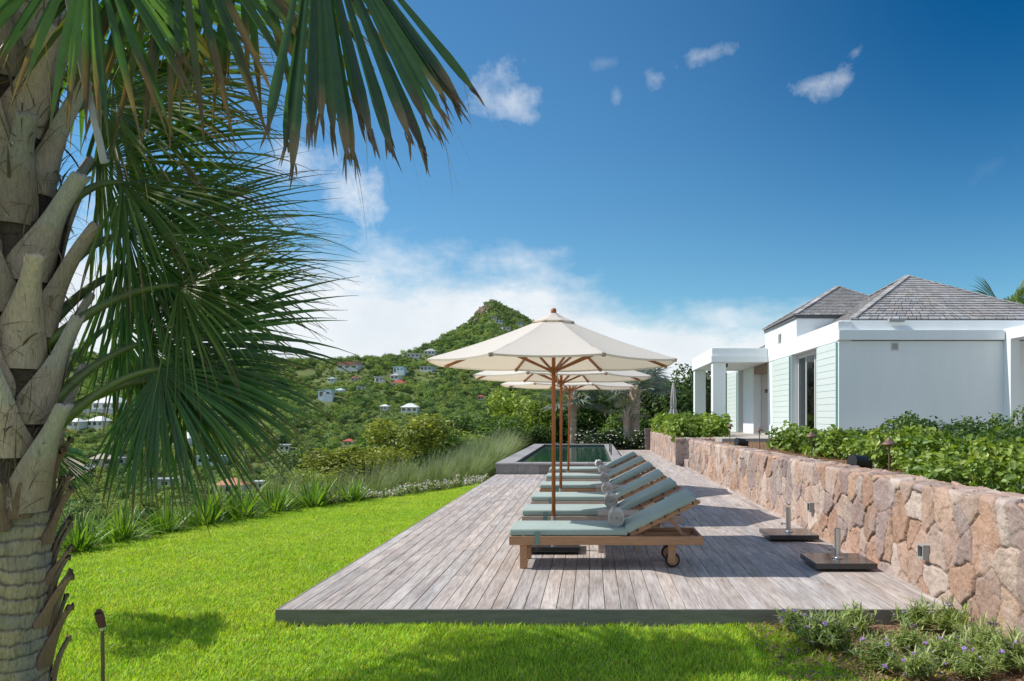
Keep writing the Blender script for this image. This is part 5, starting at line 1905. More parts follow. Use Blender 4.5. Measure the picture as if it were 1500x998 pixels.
def build_near_palm():
    cx, cy = -3.56, 4.92
    e = empty('fan_palm', (cx, cy, -0.15), 0, 'tall fan palm with ringed trunk and cut leaf bases, closest to the viewer', 'palm tree')
    e.location = (0, 0, 0)
    V, F, C = trunk_mesh(cx, cy, -0.25, 4.7, 0.222, (0.03, 0.02), (190, 0.0085))
    up_ = np.clip((V[:, 2] - 0.95) / 0.3, 0, 1)[:, None]          # brown fibre between the leaf bases
    C = C * (1 - up_) + np.array([[0.085, 0.055, 0.04]]) * up_
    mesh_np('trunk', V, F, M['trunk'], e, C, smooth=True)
    k = 0
    g = random.Random(21)
    z = 1.02
    view = math.atan2(-cy, -cx)
    while z < 4.25:
        phi = view + k * R(137.5) + R(20)
        d = (phi - view + math.pi) % (2 * math.pi) - math.pi
        ln = g.uniform(0.62, 0.85)
        lean = g.choice((-1, 1)) * g.uniform(0.05, 0.16)
        if -0.4 < d < 1.6:
            lean = g.uniform(0.06, 0.20) * (1 if d > -0.1 else -0.5)
        V, F, C = boot_mesh(cx + 0.02, cy, z, phi, ln, g.uniform(0.34, 0.42), g.uniform(0.085, 0.115), R(g.uniform(9, 18)), lean, 0.218, 0.040, 500 + k, g.uniform(0.65, 1.25))
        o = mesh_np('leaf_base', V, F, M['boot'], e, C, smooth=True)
        sub = o.modifiers.new('subsurf', 'SUBSURF'); sub.levels = sub.render_levels = 1
        z += 0.066
        k += 1
    # ragged dead bases down the sunny side
    for j in range(17):
        zz = -0.1 + j * 0.083
        phi = view + R(g.uniform(50, 92))
        V, F, C = boot_mesh(cx, cy, zz, phi, g.uniform(0.2, 0.36), g.uniform(0.17, 0.24), g.uniform(0.04, 0.075), R(g.uniform(9, 24)), g.uniform(0.0, 0.10), 0.228, 0.020, 700 + j, g.uniform(0.9, 1.8), True)
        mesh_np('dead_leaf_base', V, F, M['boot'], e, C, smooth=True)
    for j in range(5):
        V, F, C = boot_mesh(cx, cy, 0.85 + 0.07 * j, view + R(-40 + j * 26), 0.3, 0.17, 0.04, R(4), 0.03, 0.24, 0.014, 760 + j, 1.3, True)
        mesh_np('dead_leaf_base', V, F, M['boot'], e, C, smooth=True)

    def leaf(hub, axis, normal, Rl, seed, start=None, sag=0.12, **kw):
        V, F, C = fan_leaf(hub, axis, normal, Rl, seed=seed, **kw)
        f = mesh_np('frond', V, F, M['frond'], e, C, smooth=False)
        if start is not None:
            petiole(start, hub, sag, 0.034, 0.016, f)
        return f
    crown = Vector((cx + 0.05, cy, 4.35))
    # the broad worn leaf against the sky
    leaf(P(462, -150, 4.55), (0.285, -0.06, -0.96), (0.20, -0.96, 0.20), 1.52, 1, crown, 0.25, spread=49, nseg=26, droop=0.02, split=0.78, blunt=True, fold_leaf=0.10, cols=[(0.048, 0.112, 0.048), (0.058, 0.128, 0.048), (0.042, 0.096, 0.045)], dry=0.2)
    # hanging curtain over the trunk
    leaf(P(258, -150, 4.55), (0.12, 0.0, -1), (0.1, -1, 0.2), 1.45, 2, crown, 0.2, spread=120, nseg=34, droop=0.35, split=0.5, cols=[(0.048, 0.096, 0.032), (0.080, 0.160, 0.032), (0.144, 0.160, 0.048)], dry=0.55)
    leaf(P(130, -110, 4.35), (0.05, 0.0, -1), (0.3, -1, 0.1), 1.15, 3, crown, 0.12, spread=110, nseg=26, droop=0.3, split=0.5, cols=[(0.064, 0.144, 0.032), (0.144, 0.256, 0.048)], dry=0.45)
    leaf(P(352, -190, 5.1), (0.1, 0.1, -1), (-0.1, -1, 0.2), 1.55, 4, crown, 0.25, spread=80, nseg=22, droop=0.3, split=0.55, cols=[(0.048, 0.096, 0.032), (0.064, 0.128, 0.032)], dry=0.4)
    # yellower fans, backlight put into their leaf colours
    leaf(P(150, 235, 5.75), (0.95, 0.25, 0.18), (-0.1, -0.9, 0.4), 1.45, 5, (cx + 0.2, cy + 0.15, 2.9), 0.05, spread=200, nseg=74, droop=0.55, split=0.38, cols=[(0.144, 0.224, 0.032), (0.208, 0.288, 0.048), (0.096, 0.176, 0.032)], dry=0.35)
    leaf(P(165, 110, 6.0), (0.85, 0.2, -0.1), (-0.1, -0.9, 0.4), 1.35, 6, (cx + 0.2, cy + 0.15, 3.4), 0.05, spread=190, nseg=66, droop=0.5, split=0.4, cols=[(0.112, 0.192, 0.032), (0.192, 0.256, 0.048)], dry=0.4)
    # the big fans to the side
    leaf(P(188, 345, 5.5), (1, 0.05, 0.04), (0.05, -0.88, 0.48), 1.5, 7, (cx + 0.2, cy + 0.05, 2.35), 0.10, spread=216, nseg=78, droop=0.42, split=0.34, dry=0.3)
    leaf(P(205, 395, 5.9), (1, 0.15, 0.02), (-0.05, -0.82, 0.55), 1.55, 8, (cx + 0.2, cy + 0.12, 2.2), 0.08, spread=206, nseg=76, droop=0.45, split=0.34, dry=0.3)
    leaf(P(212, 502, 5.35), (0.97, -0.05, 0.10), (0.08, -0.92, 0.40), 1.40, 9, (cx + 0.2, cy + 0.02, 1.62), 0.07, spread=230, nseg=82, droop=0.50, split=0.46, fold_leaf=0.4, cols=[(0.056, 0.128, 0.035), (0.072, 0.160, 0.038), (0.045, 0.096, 0.032)], dry=0.25)
    leaf(P(235, 540, 5.15), (0.80, -0.15, -0.52), (0.35, -0.85, 0.35), 1.0, 10, (cx + 0.2, cy - 0.02, 1.40), 0.10, spread=176, nseg=64, droop=0.8, split=0.42, fold_leaf=0.45, cols=[(0.056, 0.128, 0.035), (0.072, 0.160, 0.038)], dry=0.25)
    leaf(P(170, 470, 6.0), (0.9, 0.35, 0.1), (0.0, -0.7, 0.6), 1.35, 11, (cx + 0.15, cy + 0.2, 1.8), 0.05, spread=180, nseg=44, droop=0.4, split=0.35)
    leaf((-4.75, 6.35, 1.75), (-0.4, 0.8, 0.1), (0.5, -0.3, 0.8), 0.75, 12, spread=300, nseg=70, droop=0.3, split=0.75)  # three loose fronds behind the trunk, added to cast shade on the lawn
    leaf((-4.95, 6.75, 1.5), (-0.6, 0.4, -0.3), (0.5, 0.3, 0.9), 0.7, 13, spread=280, nseg=64, droop=0.5, split=0.7)
    leaf((-4.5, 6.65, 1.35), (0.1, 0.9, -0.2), (0.6, -0.2, 0.8), 0.55, 14, spread=240, nseg=50, droop=0.5, split=0.7)
    # looser fans between the big ones, sunlight put into paler leaf colours
    LT = [(0.14, 0.21, 0.05), (0.19, 0.25, 0.06), (0.10, 0.16, 0.04)]
    leaf(P(262, 418, 5.3), (0.95, -0.1, 0.22), (0.1, -0.75, 0.65), 1.12, 15, (cx + 0.2, cy, 2.0), 0.10, spread=190, nseg=60, droop=0.7, split=0.26, cols=LT, dry=0.3)
    leaf(P(180, 268, 5.2), (0.9, -0.1, -0.25), (0.2, -0.7, 0.65), 1.25, 16, (cx + 0.2, cy, 2.7), 0.10, spread=150, nseg=50, droop=0.9, split=0.26, cols=LT, dry=0.5)
    leaf(P(150, 150, 5.6), (0.9, 0.0, 0.05), (0.0, -0.8, 0.6), 1.3, 17, (cx + 0.2, cy, 3.2), 0.10, spread=170, nseg=56, droop=0.8, split=0.3, cols=LT, dry=0.5)
    leaf(P(270, 560, 5.5), (0.95, 0.0, -0.25), (0.1, -0.6, 0.8), 1.1, 18, (cx + 0.2, cy, 1.5), 0.12, spread=180, nseg=56, droop=0.8, split=0.28, cols=LT, dry=0.25)
    # fans on the sides the lens does not see but the sun does
    for j, (az, el, zz) in enumerate(((150, 10, 4.2), (200, -20, 4.0), (245, 5, 4.3), (285, 30, 4.35), (100, 5, 4.3), (75, 25, 4.4), (125, 30, 4.5))):
        a, q = R(az), R(el)
        d = Vector((math.cos(a) * math.cos(q), math.sin(a) * math.cos(q), math.sin(q)))
        hub = Vector((cx, cy, zz)) + d * 1.05
        up = Vector((0, 0, 1)) + d * 0.3
        leaf(hub, d + Vector((0, 0, -0.35)), up, 1.4, 30 + j, (cx, cy, zz), 0.08, spread=200, nseg=44, droop=0.55, split=0.42)
    # dry stalk hanging beside the trunk and loose fibres
    MB().bar(P(96, -30, 4.42), P(128, 130, 4.38), 0.045, 0.014, (0.2, -1, 0)).bar(P(128, 129, 4.38), P(153, 240, 4.36), 0.038, 0.013, (0.2, -1, 0)).build('dead_stalk', M['drystalk'], e, bevel=0.005)
    gg = np.random.default_rng(77)
    n = 620
    a = gg.uniform(-2.4, 1.2, n) + view * 0
    aa = view + gg.uniform(-1.5, 1.9, n)
    zz = gg.uniform(0.95, 4.25, n)
    rr_ = gg.uniform(0.225, 0.275, n)
    base = np.stack([cx + rr_ * np.cos(aa), cy + rr_ * np.sin(aa), zz], -1)
    sl = gg.normal(0, 0.7, n)
    d = np.stack([np.cos(aa) * 0.35 - np.sin(aa) * sl, np.sin(aa) * 0.35 + np.cos(aa) * sl, gg.uniform(-0.6, 1.0, n)], -1)
    V, F, C = blades(base, d, gg.uniform(0.08, 0.34, n), gg.uniform(0.002, 0.011, n) * np.where(gg.uniform(0, 1, n) < 0.15, 2.2, 1.0), gg.uniform(0.5, 2.5, n), np.array([[0.24, 0.15, 0.09]]) * gg.uniform(0.6, 1.4, (n, 1)), K=7)
    mesh_np('trunk_fibre', V, [F], M['boot'], e, C)
    # dry shreds among the lower fans
    n = 70
    base = np.array([P(gg.uniform(130, 330), gg.uniform(180, 520), gg.uniform(5.0, 5.6)) for _ in range(n)])
    d = np.stack([gg.uniform(0.1, 0.8, n), gg.normal(0, 0.2, n), gg.uniform(-0.8, 0.1, n)], -1)
    V, F, C = blades(base, d, gg.uniform(0.2, 0.55, n), gg.uniform(0.004, 0.011, n), gg.uniform(0.5, 2, n), np.array([[0.33, 0.22, 0.11]]) * gg.uniform(0.5, 1.3, (n, 1)), K=6)
    mesh_np('dry_shreds', V, [F], M['frond'], e, C)


build_near_palm()


def garden_palm(base, h, r, nl, Rl, label, seed, cols, pet=0.9, tilt0=70, droop=0.45, tilt1=-38):
    e = empty('fan_palm', base, 0, label, 'palm tree')
    V, F, C = trunk_mesh(0, 0, -0.6, h, r, (random.uniform(-.06, .06), 0), (40, 0.03), seed, period=0.11)
    mesh_np('trunk', V, F, M['trunk'], e, C * 1.35, smooth=True)
    g = random.Random(seed)
    V, F, C = merge([boot_mesh(0, 0, h - 0.75 + 0.06 * k, k * 2.4, 0.5, 0.26, 0.07, R(24), 0.02, r * 0.95, 0.03, seed * 10 + k) for k in range(12)])
    mesh_np('leaf_bases', V, F, M['boot'], e, C, smooth=True)
    for k in range(nl):
        a = k * 2.399 + g.uniform(-0.2, 0.2)
        q = R(tilt0 - (tilt0 - tilt1) * (k + 0.5) / nl + g.uniform(-8, 8))
        d = Vector((math.cos(a) * math.cos(q), math.sin(a) * math.cos(q), math.sin(q)))
        st = Vector((0, 0, h - 0.15))
        hub = st + d * pet * g.uniform(0.8, 1.1)
        V, F, C = fan_leaf(hub, d + Vector((0, 0, -0.25)), Vector((0, 0, 1)) + d * 0.2, Rl * g.uniform(0.85, 1.1), 210, 30, droop, 0.5, seed * 50 + k, cols, 0.12, thread=False, fold_leaf=0.35)
        f = mesh_np('frond', V, F, M['silver' if seed in (61, 62, 63) else 'frond'], e, C)
        petiole(st, hub, 0.05, 0.03, 0.018, f, mtl=cmat('pale_petiole', (0.33, 0.33, 0.24)))
    return e


SILVER = [(0.208, 0.272, 0.192), (0.272, 0.336, 0.256), (0.160, 0.224, 0.144)]
garden_palm((-0.92, 39.5, -0.2), 2.7, 0.19, 14, 1.15, 'silvery fan palm behind the pool, its crown hidden by the umbrella canopies', 61, SILVER, 0.9, 75, 0.45, -10)
garden_palm((2.12, 39.3, -0.2), 3.05, 0.235, 15, 1.45, 'stout silvery fan palm at the far end of the deck, beside a slimmer one', 62, [(0.28, 0.34, 0.29), (0.40, 0.44, 0.38), (0.22, 0.28, 0.23)], 1.0, 72, 0.4, 8)
garden_palm((1.70, 38.9, -0.2), 1.95, 0.15, 7, 0.7, 'slim short fan palm leaning next to the stout one', 63, [(0.24, 0.27, 0.18), (0.3, 0.3, 0.2)], 0.75, 75, 0.4, -15)
garden_palm((18.0, 35.0, 0.8), 5.1, 0.2, 14, 1.3, 'fan palm rising behind the ridge of the villa roof', 64, [(0.07, 0.12, 0.05), (0.10, 0.15, 0.06)], 1.0)


# ------------------------------------------------------------------ shrubs and hedges
def make_crown(name, seed, n, leaf, cols, nl=8, aspect=0.55, mtl='leaf', shape=6, w=1.0, h=1.0, inner=0.28):
    V, F, C = leaf_mesh(n, lobes_blob(seed, w, h, nl), leaf, cols, seed, aspect, shape, inner=inner)
    o = mesh_np(name, V, F, M[mtl], None, C)
    return o


DARK = [(0.048, 0.087, 0.025), (0.081, 0.147, 0.036), (0.140, 0.224, 0.050)]
MID = [(0.075, 0.138, 0.030), (0.131, 0.219, 0.043), (0.200, 0.300, 0.060)]
BRIGHT = [(0.15, 0.21, 0.035), (0.24, 0.32, 0.05), (0.34, 0.42, 0.08)]
YELLOW = [(0.15, 0.19, 0.035), (0.24, 0.28, 0.045), (0.36, 0.38, 0.07)]


def build_shrubs():
    protos = {}
    for key, cols, seed, lf, n in (('dark', DARK, 71, 0.058, 3600), ('mid', MID, 72, 0.062, 3000), ('bright', BRIGHT, 73, 0.062, 2900), ('yellow', YELLOW, 74, 0.050, 3200), ('dark_shaded', [(0.022, 0.042, 0.014), (0.045, 0.080, 0.022), (0.10, 0.15, 0.036)], 75, 0.048, 4600)):  # last palette is deepened, hedge shadow put into its leaf colours
        protos[key] = make_crown('crown', seed, n, lf, cols, 10, 0.5)
    st = MB()
    g = random.Random(3)
    for k in range(5):
        a = g.uniform(0, 6.28)
        st.tube([(0, 0, -0.25), (0.08 * math.cos(a), 0.08 * math.sin(a), 0.2), (0.25 * math.cos(a), 0.25 * math.sin(a), 0.62)], [0.022, 0.016, 0.006], 6)
    stem = st.build('trunk', M['bark'])
    first = set()
    L = [
        (600, 612, 705, 118, 32, 'yellow', 'yellowish green shrub standing above the fountain grass, rounded and tallest there', 1.0),
        (505, 662, 735, 115, 26, 'yellow', 'low yellow green shrub at the lawn corner beside the palm leaf tips', 1.0),
        (562, 655, 722, 110, 27.5, 'yellow', 'loose yellow green shrub between the rounded shrub and the lawn corner', 1.0),
        (462, 690, 745, 62, 22, 'bright', 'small bright shrub where the strap leaved border ends', 1.0),
        (655, 628, 692, 92, 36, 'mid', 'mid green shrub behind the fountain grass, next to the rounded yellowish one', 1.0),
        (705, 600, 680, 96, 42, 'dark', 'dark green tree behind the grass left of the pool corner', 1.0),
        (763, 577, 672, 86, 44, 'bright', 'light green upright tree under the left rim of the nearest canopy', 1.0),
        (733, 612, 672, 74, 40.5, 'mid', 'glossy green shrub in front of the light green upright tree', 1.0),
        (806, 588, 668, 72, 46, 'dark_shaded', 'dark tree directly behind the umbrella poles', 1.0),
        (850, 586, 664, 78, 46, 'dark', 'dark tree behind the pool and the palm trunk', 1.0),
        (893, 572, 664, 108, 47, 'dark_shaded', 'large dark hedge tree between the two palm trunks', 1.0),
        (950, 562, 656, 92, 48, 'dark_shaded', 'tall dark hedge tree behind the stout palm', 1.0),
        (988, 548, 650, 82, 47, 'dark', 'tall dark hedge tree behind the closed umbrella', 1.0),
        (1028, 540, 648, 86, 49, 'dark_shaded', 'tall dark hedge tree seen between the porch columns', 1.0),
        (1075, 545, 648, 80, 52, 'dark', 'dark hedge tree behind the porch, farthest along the villa', 1.0),
        (915, 596, 660, 66, 43.5, 'mid', 'green shrub low behind the pool, beside the stout palm', 1.0),
        (640, 655, 700, 70, 31, 'mid', 'low green shrub between the rounded yellowish one and the grass', 1.0),
        (690, 632, 690, 70, 38, 'bright', 'light green low shrub behind the grass', 1.0),
        (540, 640, 700, 90, 42, 'mid', 'green tree farther down the slope beyond the low yellow shrubs', 1.0),
        (470, 650, 715, 110, 45, 'dark', 'dark tree down the slope behind the palm leaf tips', 1.0),
        (780, 618, 668, 60, 41.5, 'dark', 'dark shrub at the far left corner of the pool', 1.0),
    ]
    for px, yt, yb, w, Y, key, label, f in L:
        top, bot = P(px, yt, Y), P(px, yb, Y)
        W, H = w / FPX * Y * 1.28, (top.z - bot.z) * 1.08
        e = empty('garden_shrub' if H < 3.2 else 'hedge_tree', bot, random.uniform(0, 6.28), label, 'shrub' if H < 3.2 else 'tree', 'shrubs and trees round the garden')
        c = protos[key]
        if key in first:
            c = c.copy(); COL.objects.link(c)
        first.add(key)
        c.parent = e
        c.scale = (W, W, H)
        s = stem
        if 'stem' in first:
            s = stem.copy(); COL.objects.link(s)
        first.add('stem')
        s.parent = e
        s.scale = (W, W, H)
    # white flowering shrubs behind the pool
    V, F, C = leaf_mesh(1800, lobes_blob(81, 1.0, 1.0, 8), 0.075, [(0.03, 0.055, 0.025), (0.05, 0.09, 0.035), (0.08, 0.13, 0.05)], 81, 0.5)
    lv = mesh_np('foliage', V, F, M['leaf'], None, C)
    V, F, C = leaf_mesh(150, lobes_blob(81, 1.08, 1.08, 8), 0.06, [(0.8, 0.8, 0.78), (0.8, 0.76, 0.78)], 82, 0.9, inner=0.05)
    fl = mesh_np('blossoms', V, F, M['leaf'], None, C)
    for i, (px, w, l) in enumerate(((868, 46, 'white flowering shrub behind the pool, nearest the palm trunk in the middle'), (903, 52, 'white flowering shrub in the middle behind the pool'), (935, 40, 'white flowering shrub at the foot of the stout palm'))):
        bot = P(px, 659, 38.2)
        e = empty('flowering_shrub', (bot.x, bot.y, -0.1), i * 1.3, l, 'shrub', 'white flowering shrubs behind the pool')
        for o in (lv, fl):
            c = o if i == 0 else o.copy()
            if i: COL.objects.link(c)
            c.parent = e
            c.scale = (w / FPX * 38.2 * 1.1, w / FPX * 38.2 * 1.1, 1.1)


build_shrubs()


def place_all(name, protos, spots, label, cat, group):
    """spots: (x, y, z, rz, scale, proto index); labels may be a function of i"""
    used = set()
    for i, (x, y, z, rz, s, k) in enumerate(spots):
        o = protos[k]
        if k in used:
            o = copy_tree(o)
        used.add(k)
        o.location = (x, y, z)
        o.rotation_euler = (0, 0, rz)
        o.scale = s if hasattr(s, '__len__') else (s, s, s)
        o.name = name
        tag(o, label(i) if callable(label) else label, cat, group)


def build_bed():
    g = random.Random(9)
    LIGHT = [(0.085, 0.155, 0.028), (0.145, 0.235, 0.038), (0.22, 0.32, 0.055), (0.30, 0.38, 0.08)]
    light = []
    for k in range(3):
        V, F, C = leaf_mesh(560, lobes_blob(91 + k, 1.0, 0.66, 7), 0.098, LIGHT, 91 + k, 0.68, 6, up=0.7, inner=0.3)
        light.append(mesh_np('broadleaf_shrub', V, F, M['glossleaf'], None, C))
    dk = []
    for k in range(2):
        V, F, C = leaf_mesh(1500, lobes_blob(95 + k, 1.0, 0.85, 8), 0.056, [(0.042, 0.085, 0.026), (0.075, 0.14, 0.036), (0.13, 0.20, 0.045)], 95 + k, 0.6, 6, up=0.4)
        dk.append(mesh_np('dark_shrub', V, F, M['glossleaf'], None, C))
    sp = []
    y = 6.2
    while y < 23.5:
        for x in (3.85, 4.65):
            yy = y + g.uniform(-0.2, 0.2)
            xx = x + g.uniform(-0.15, 0.2)
            if 10.4 < yy < 15.5 and xx < 4.35: continue          # bare mulch with the spotlight
            if 15.5 <= yy < 19 and xx < 4.2: continue
            if yy > 18.8: continue
            if any(math.hypot(xx - lx, yy - ly) < 0.66 for lx, ly in ((3.61, 9.75), (3.70, 13.5), (3.68, 17.6), (3.68, 21.4))): continue
            s = g.uniform(0.85, 1.15) * (0.8 if x < 4 and yy < 10 else 1.0)
            sp.append((xx, yy, 0.74, g.uniform(0, 6.28), (s * 1.05, s * 1.05, s * g.uniform(0.85, 1.1)), g.randrange(3)))
        y += 0.78
    place_all('broadleaf_shrub', light, sp, 'light green broad leaved shrub in the raised bed behind the stone wall', 'shrub', 'light green shrubs in the raised bed')
    sp = []
    for row, x0 in enumerate((5.5, 6.4, 7.4, 8.5, 9.6)):
        y = 8.4 + row * 2.1
        ymax = 19.6
        while y < ymax:
            xx = x0 + g.uniform(-0.3, 0.3)
            if row == 0 or xx < 11:
                s = g.uniform(0.85, 1.2)
                sp.append((xx, y + g.uniform(-0.2, 0.2), 0.74, g.uniform(0, 6.28), (s * 1.1, s * 1.1, s * g.uniform(0.85, 1.08) * (0.70 if y > 15.5 else 1.12)), g.randrange(2)))
            y += 0.95
    for y in np.arange(18.8, 23.6, 0.9):
        sp.append((5.6 + g.uniform(-0.2, 0.2), y, 0.74, g.uniform(0, 6.28), (0.85, 0.85, 0.62), g.randrange(2)))
    place_all('dark_shrub', dk, sp, 'dark small leaved shrub in front of the white gable wall', 'shrub', 'dark shrubs before the villa')
    # bushy planting on the far planter
    V, F, C = leaf_mesh(620, lobes_blob(99, 1.0, 0.8, 7), 0.12, LIGHT, 99, 0.6, 6, up=0.7)
    pl = [mesh_np('planter_shrub', V, F, M['glossleaf'], None, C)]
    sp = []
    for y in np.arange(26.9, 37.0, 1.1):
        for x in (3.3, 4.1):
            s = g.uniform(1.0, 1.25)
            sp.append((x + g.uniform(-.1, .1), y + g.uniform(-.2, .2), 0.62, g.uniform(0, 6.28), (s * 1.15, s * 1.15, s * 1.15), 0))
    place_all('planter_shrub', pl, sp, 'glossy light green shrub filling the far stone planter', 'shrub', 'shrubs in the far planter')


build_bed()


def build_border():
    # strap-leaved clumps along the edge of the lawn
    STRAP = [(0.11, 0.22, 0.03), (0.16, 0.29, 0.04), (0.23, 0.37, 0.06)]
    pr = []
    for k in range(3):
        V, F, C = clump(120 + k, 105, 0.13, 0.74, 0.043, (22, 88), (0.5, 1.6), STRAP, (0.2, 0.17, 0.06), tip_from=0.94, K=8)
        pr.append(mesh_np('strap_leaf_clump', V, [F], M['glossleaf'], None, C))
    sp = []
    g = random.Random(5)
    y = 8.6
    while y < 16.4:
        x = float(lawn_left(y)) - 0.30
        sp.append((x + g.uniform(-.08, .08), y, -0.30, g.uniform(0, 6.28), g.uniform(0.85, 1.12), g.randrange(3)))
        if False:
            sp.append((x - 0.62 + g.uniform(-.08, .08), y + 0.3, -0.42, g.uniform(0, 6.28), g.uniform(0.85, 1.1), g.randrange(3)))
        y += 0.78
    place_all('strap_leaf_clump', pr, sp, 'clump of long glossy strap leaves along the curved lawn edge', 'plant', 'strap leaved clumps on the lawn edge')
    # fountain grass
    pr = []
    for k in range(3):
        V, F, C = clump(130 + k, 470, 0.24, 1.30, 0.011, (48, 88), (0.5, 1.5), [(0.15, 0.24, 0.085), (0.20, 0.29, 0.12), (0.28, 0.35, 0.18), (0.11, 0.19, 0.06)], (0.38, 0.44, 0.30), wind=(1.0, -0.15, 0.0), tip_from=0.6)
        pr.append(mesh_np('fountain_grass', V, [F], M['grass'], None, C))
    S = [(-6.9, 18.3, -1.0), (-6.1, 19.4, -0.9), (-5.4, 20.2, -0.8), (-4.75, 20.9, -0.7), (-4.1, 21.6, -0.6), (-3.55, 22.7, -0.5), (-4.5, 23.0, -0.8), (-5.4, 22.6, -1.0), (-3.5, 24.4, -0.5), (-4.3, 25.2, -0.7),
         (-3.45, 26.4, -0.4), (-4.2, 27.4, -0.6), (-3.5, 28.6, -0.4), (-3.5, 30.6, -0.35), (-4.3, 30.0, -0.5), (-3.55, 32.8, -0.3), (-3.6, 35.2, -0.3), (-5.2, 25.6, -1.0), (-4.9, 28.2, -0.9)]
    sp = [(x, y, z, g.uniform(-0.35, 0.35), g.uniform(0.85, 1.1), g.randrange(3)) for x, y, z in S]
    place_all('fountain_grass', pr, sp, 'silvery green tuft of windblown fountain grass beside the pool', 'ornamental grass', 'fountain grass beside the pool')
    # low cover with small pale flowers between grass and lawn
    gg = np.random.default_rng(44)
    n = 9000
    y = gg.uniform(15.4, 21.6, n)
    x = lawn_left(y) - 0.05 - np.abs(gg.normal(0, 0.85, n))
    x = np.where(y > 20.2, -2.75 - np.abs(gg.normal(0, 0.7, n)), x)
    z = -0.22 - 0.13 * np.maximum(0, lawn_left(y) - x) + gg.uniform(0, 0.20, n) * (0.5 + vnoise(np.stack([x * 2, y * 2, 0 * x], -1), 6))
    c = np.stack([x, y, z], -1)
    a = gg.uniform(0, 6.28, n); e = gg.uniform(-0.2, 1.2, n)
    d = np.stack([np.cos(a) * np.cos(e), np.sin(a) * np.cos(e), np.sin(e)], -1)
    col = np.array([(0.10, 0.16, 0.04), (0.15, 0.22, 0.06), (0.21, 0.26, 0.10), (0.17, 0.17, 0.06)])[gg.integers(0, 4, n)]
    white = gg.uniform(0, 1, n) < 0.13 * (y > 16.6)
    col = np.where(white[:, None], np.array([[0.58, 0.55, 0.60]]), col)
    ln = np.where(white, 0.055, gg.uniform(0.06, 0.15, n))
    c[white, 2] += 0.10
    V, F, C = blades(c, d, ln, np.where(white, 0.05, ln * 0.35), 0.6, col, K=4)
    o = mesh_np('ground_cover', V, [F], M['leaf'], None, C)
    tag(o, 'low ground cover dotted with pale flowers between lawn and fountain grass', 'ground cover', kind='stuff')
    # rough weeds on the slope below the border
    n = 26000
    y = gg.uniform(9, 34, n); x = np.where(y < 20, lawn_left(np.minimum(y, 20)), -3.4) - 0.7 - gg.uniform(0, 1, n) ** 0.8 * 7
    off = np.where(y < 20, lawn_left(np.minimum(y, 20)), -3.4) - x
    z = -0.42 - 0.24 * off + gg.uniform(0, 0.35, n) * (0.4 + vnoise(np.stack([x * 1.2, y * 1.2, 0 * x], -1), 8))
    a = gg.uniform(0, 6.28, n); e = gg.uniform(-0.1, 1.4, n)
    d = np.stack([np.cos(a) * np.cos(e), np.sin(a) * np.cos(e), np.sin(e)], -1)
    col = np.array([(0.09, 0.14, 0.03), (0.14, 0.20, 0.04), (0.21, 0.23, 0.06), (0.24, 0.21, 0.09)])[gg.integers(0, 4, n)]
    ln = gg.uniform(0.08, 0.24, n)
    V, F, C = blades(np.stack([x, y, z], -1), d, ln, ln * 0.28, 0.8, col, K=4)
    o = mesh_np('slope_weeds', V, [F], M['leaf'], None, C)
    tag(o, 'rough mixed weeds covering the slope below the lawn border', 'weeds', kind='stuff')


build_border()


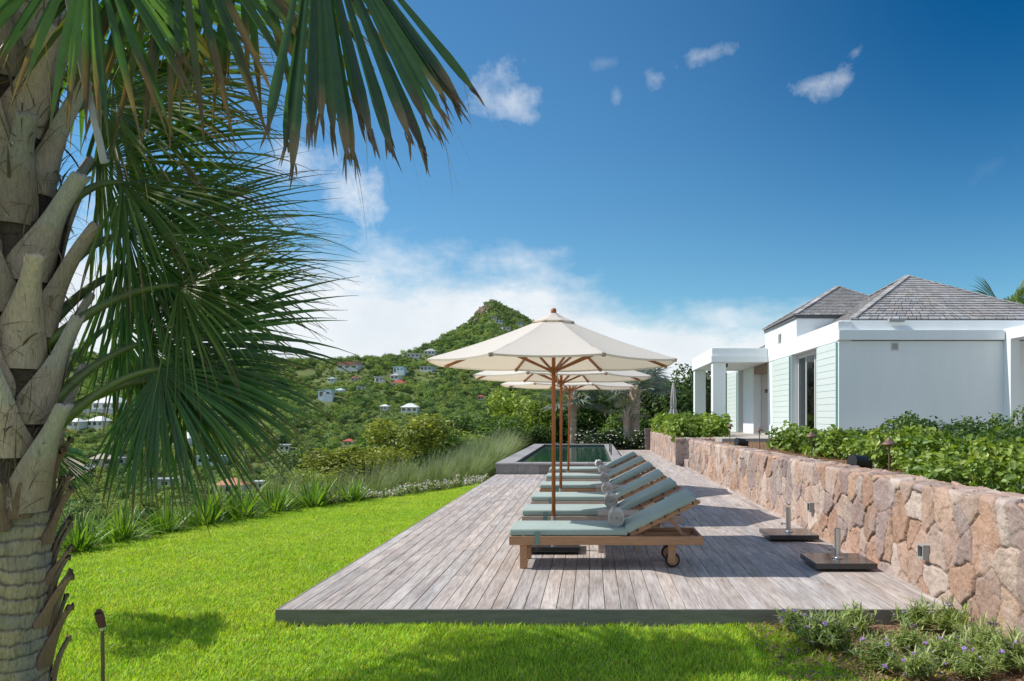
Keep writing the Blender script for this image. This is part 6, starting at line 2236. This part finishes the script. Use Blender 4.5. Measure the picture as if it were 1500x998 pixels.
def build_flower_bed():
    pr = []
    for k in range(3):
        parts = []
        g = np.random.default_rng(150 + k)
        ns = 46
        a = g.uniform(0, 6.28, ns); e = np.radians(g.uniform(30, 88, ns))
        L = g.uniform(0.12, 0.30, ns)
        tops = np.stack([np.cos(a) * np.cos(e) * L * 1.1, np.sin(a) * np.cos(e) * L * 1.1, np.sin(e) * L], -1)
        for m in range(4):                                  # whorls of narrow leaves up each stem
            n = ns * 5
            base = np.repeat(tops * (0.42 + 0.19 * m), 5, 0)
            aa = g.uniform(0, 6.28, n); ee = np.radians(g.uniform(0, 70, n))
            d = np.stack([np.cos(aa) * np.cos(ee), np.sin(aa) * np.cos(ee), np.sin(ee)], -1)
            c = np.array([(0.27, 0.36, 0.13), (0.36, 0.44, 0.17), (0.48, 0.54, 0.25), (0.17, 0.24, 0.08)])[g.integers(0, 4, n)]
            parts.append(blades(base, d, g.uniform(0.07, 0.13, n), g.uniform(0.009, 0.016, n), g.uniform(0.3, 1.3, n), c, K=5))
        V, F, C = merge(parts)
        e_ = empty('flowering_clump', (0, 0, 0))
        mesh_np('leaves', V, F, M['leaf'], e_, C)
        pass
        rg = random.Random(k)
        for j in range((16, 4, 9)[k]):
            t = Vector(tops[rg.randrange(ns)]) * 1.08
            nrm = (Vector((rg.uniform(-.6, .6), rg.uniform(-1.1, .1), 0.8))).normalized()
            u = nrm.orthogonal().normalized(); w = nrm.cross(u)
            fl = MB()
            for p in range(5):
                q = p * 1.2566
                d = u * math.cos(q) + w * math.sin(q); s = -u * math.sin(q) + w * math.cos(q)
                r = 0.021
                fl.add([t, t + d * r * 0.6 + s * r * 0.45 + nrm * 0.004, t + d * r * 1.15 + s * r * 0.2 - nrm * 0.002, t + d * r * 1.15 - s * r * 0.2 - nrm * 0.002, t + d * r * 0.6 - s * r * 0.45 + nrm * 0.004], [(0, 1, 2, 3, 4)])
            fl.build('flower', M['purple'], e_)
        pr.append(e_)
    spots = [(1163, 6.38, 0, 'purple flowered clump at the deck front, first from the lawn'), (1252, 6.36, 1, 'green clump at the deck front between two purple flowered ones'),
             (1345, 6.42, 2, 'bushy purple flowered clump at the deck corner'), (1392, 6.28, 1, 'clump squeezed between deck corner and stone wall'),
             (1222, 5.86, 2, 'purple flowered clump on the mulch one step in front of the first one'), (1192, 5.98, 0, 'small flowered clump at the grass edge'),
             (1330, 5.80, 1, 'green clump in the middle of the mulch bed'), (1290, 5.42, 2, 'clump low in the mulch bed beside the lawn'), (1385, 5.52, 0, 'purple flowered clump near the bottom of the stone wall'),
             (1448, 5.72, 1, 'clump against the foot of the stone wall'), (1480, 5.38, 2, 'clump at the very corner below the stone wall'), (1425, 5.24, 1, 'clump in front of the bed, closest to the viewer'), (1345, 5.22, 0, 'flowered clump closest to the viewer beside the lawn')]
    used = set()
    for i, (px, y, k, l) in enumerate(spots):
        o = pr[k]
        if k in used: o = copy_tree(o)
        used.add(k)
        o.location = ((px - VPX) / FPX * y, y, -0.125)
        o.rotation_euler = (0, 0, i * 1.7)
        s = random.uniform(0.7, 0.95)
        o.scale = (s * 1.0, s * 1.0, s * 0.95)
        tag(o, l, 'flower clump', 'flowering clumps in the mulch bed')
    # bright broad-leaved seedling and bark chips
    V, F, C = leaf_mesh(34, [(0, 0, 0.07, 0.11, 0.11, 0.06)], 0.085, [(0.09, 0.19, 0.02), (0.13, 0.24, 0.03)], 5, 0.62, up=1.0)
    o = mesh_np('seedling', V, F, M['glossleaf'], None, C)
    y = 5.78; o.location = ((1390 - VPX) / FPX * y, y, -0.12)
    tag(o, 'bright green broad leaved seedling among the flowering clumps', 'plant')
    g = np.random.default_rng(61)
    n = 2600
    c1 = np.stack([g.uniform(1.25, 3.0, n), g.uniform(4.3, 6.58, n), np.full(n, -0.112)], -1)
    m = 5200
    c2 = np.stack([g.uniform(3.4, 5.0, m), g.uniform(5.5, 24, m), np.full(m, 0.806)], -1)
    c = np.concatenate([c1, c2]); N_ = n + m
    c[:, 2] += g.uniform(0, 0.025, N_)
    a = g.uniform(0, 6.28, N_); e = g.uniform(-0.3, 0.6, N_)
    d = np.stack([np.cos(a) * np.cos(e), np.sin(a) * np.cos(e), np.sin(e)], -1)
    col = np.array([(0.30, 0.19, 0.12), (0.22, 0.13, 0.08), (0.38, 0.27, 0.18), (0.14, 0.09, 0.06)])[g.integers(0, 4, N_)]
    ln = g.uniform(0.02, 0.07, N_)
    V, F, C = blades(c, d, ln, ln * 0.4, 0.2, col, K=3)
    o = mesh_np('bark_chips', V, [F], M['leaf'], None, C)
    tag(o, 'loose brown bark chips strewn over the planting beds', 'mulch', kind='stuff')


build_flower_bed()
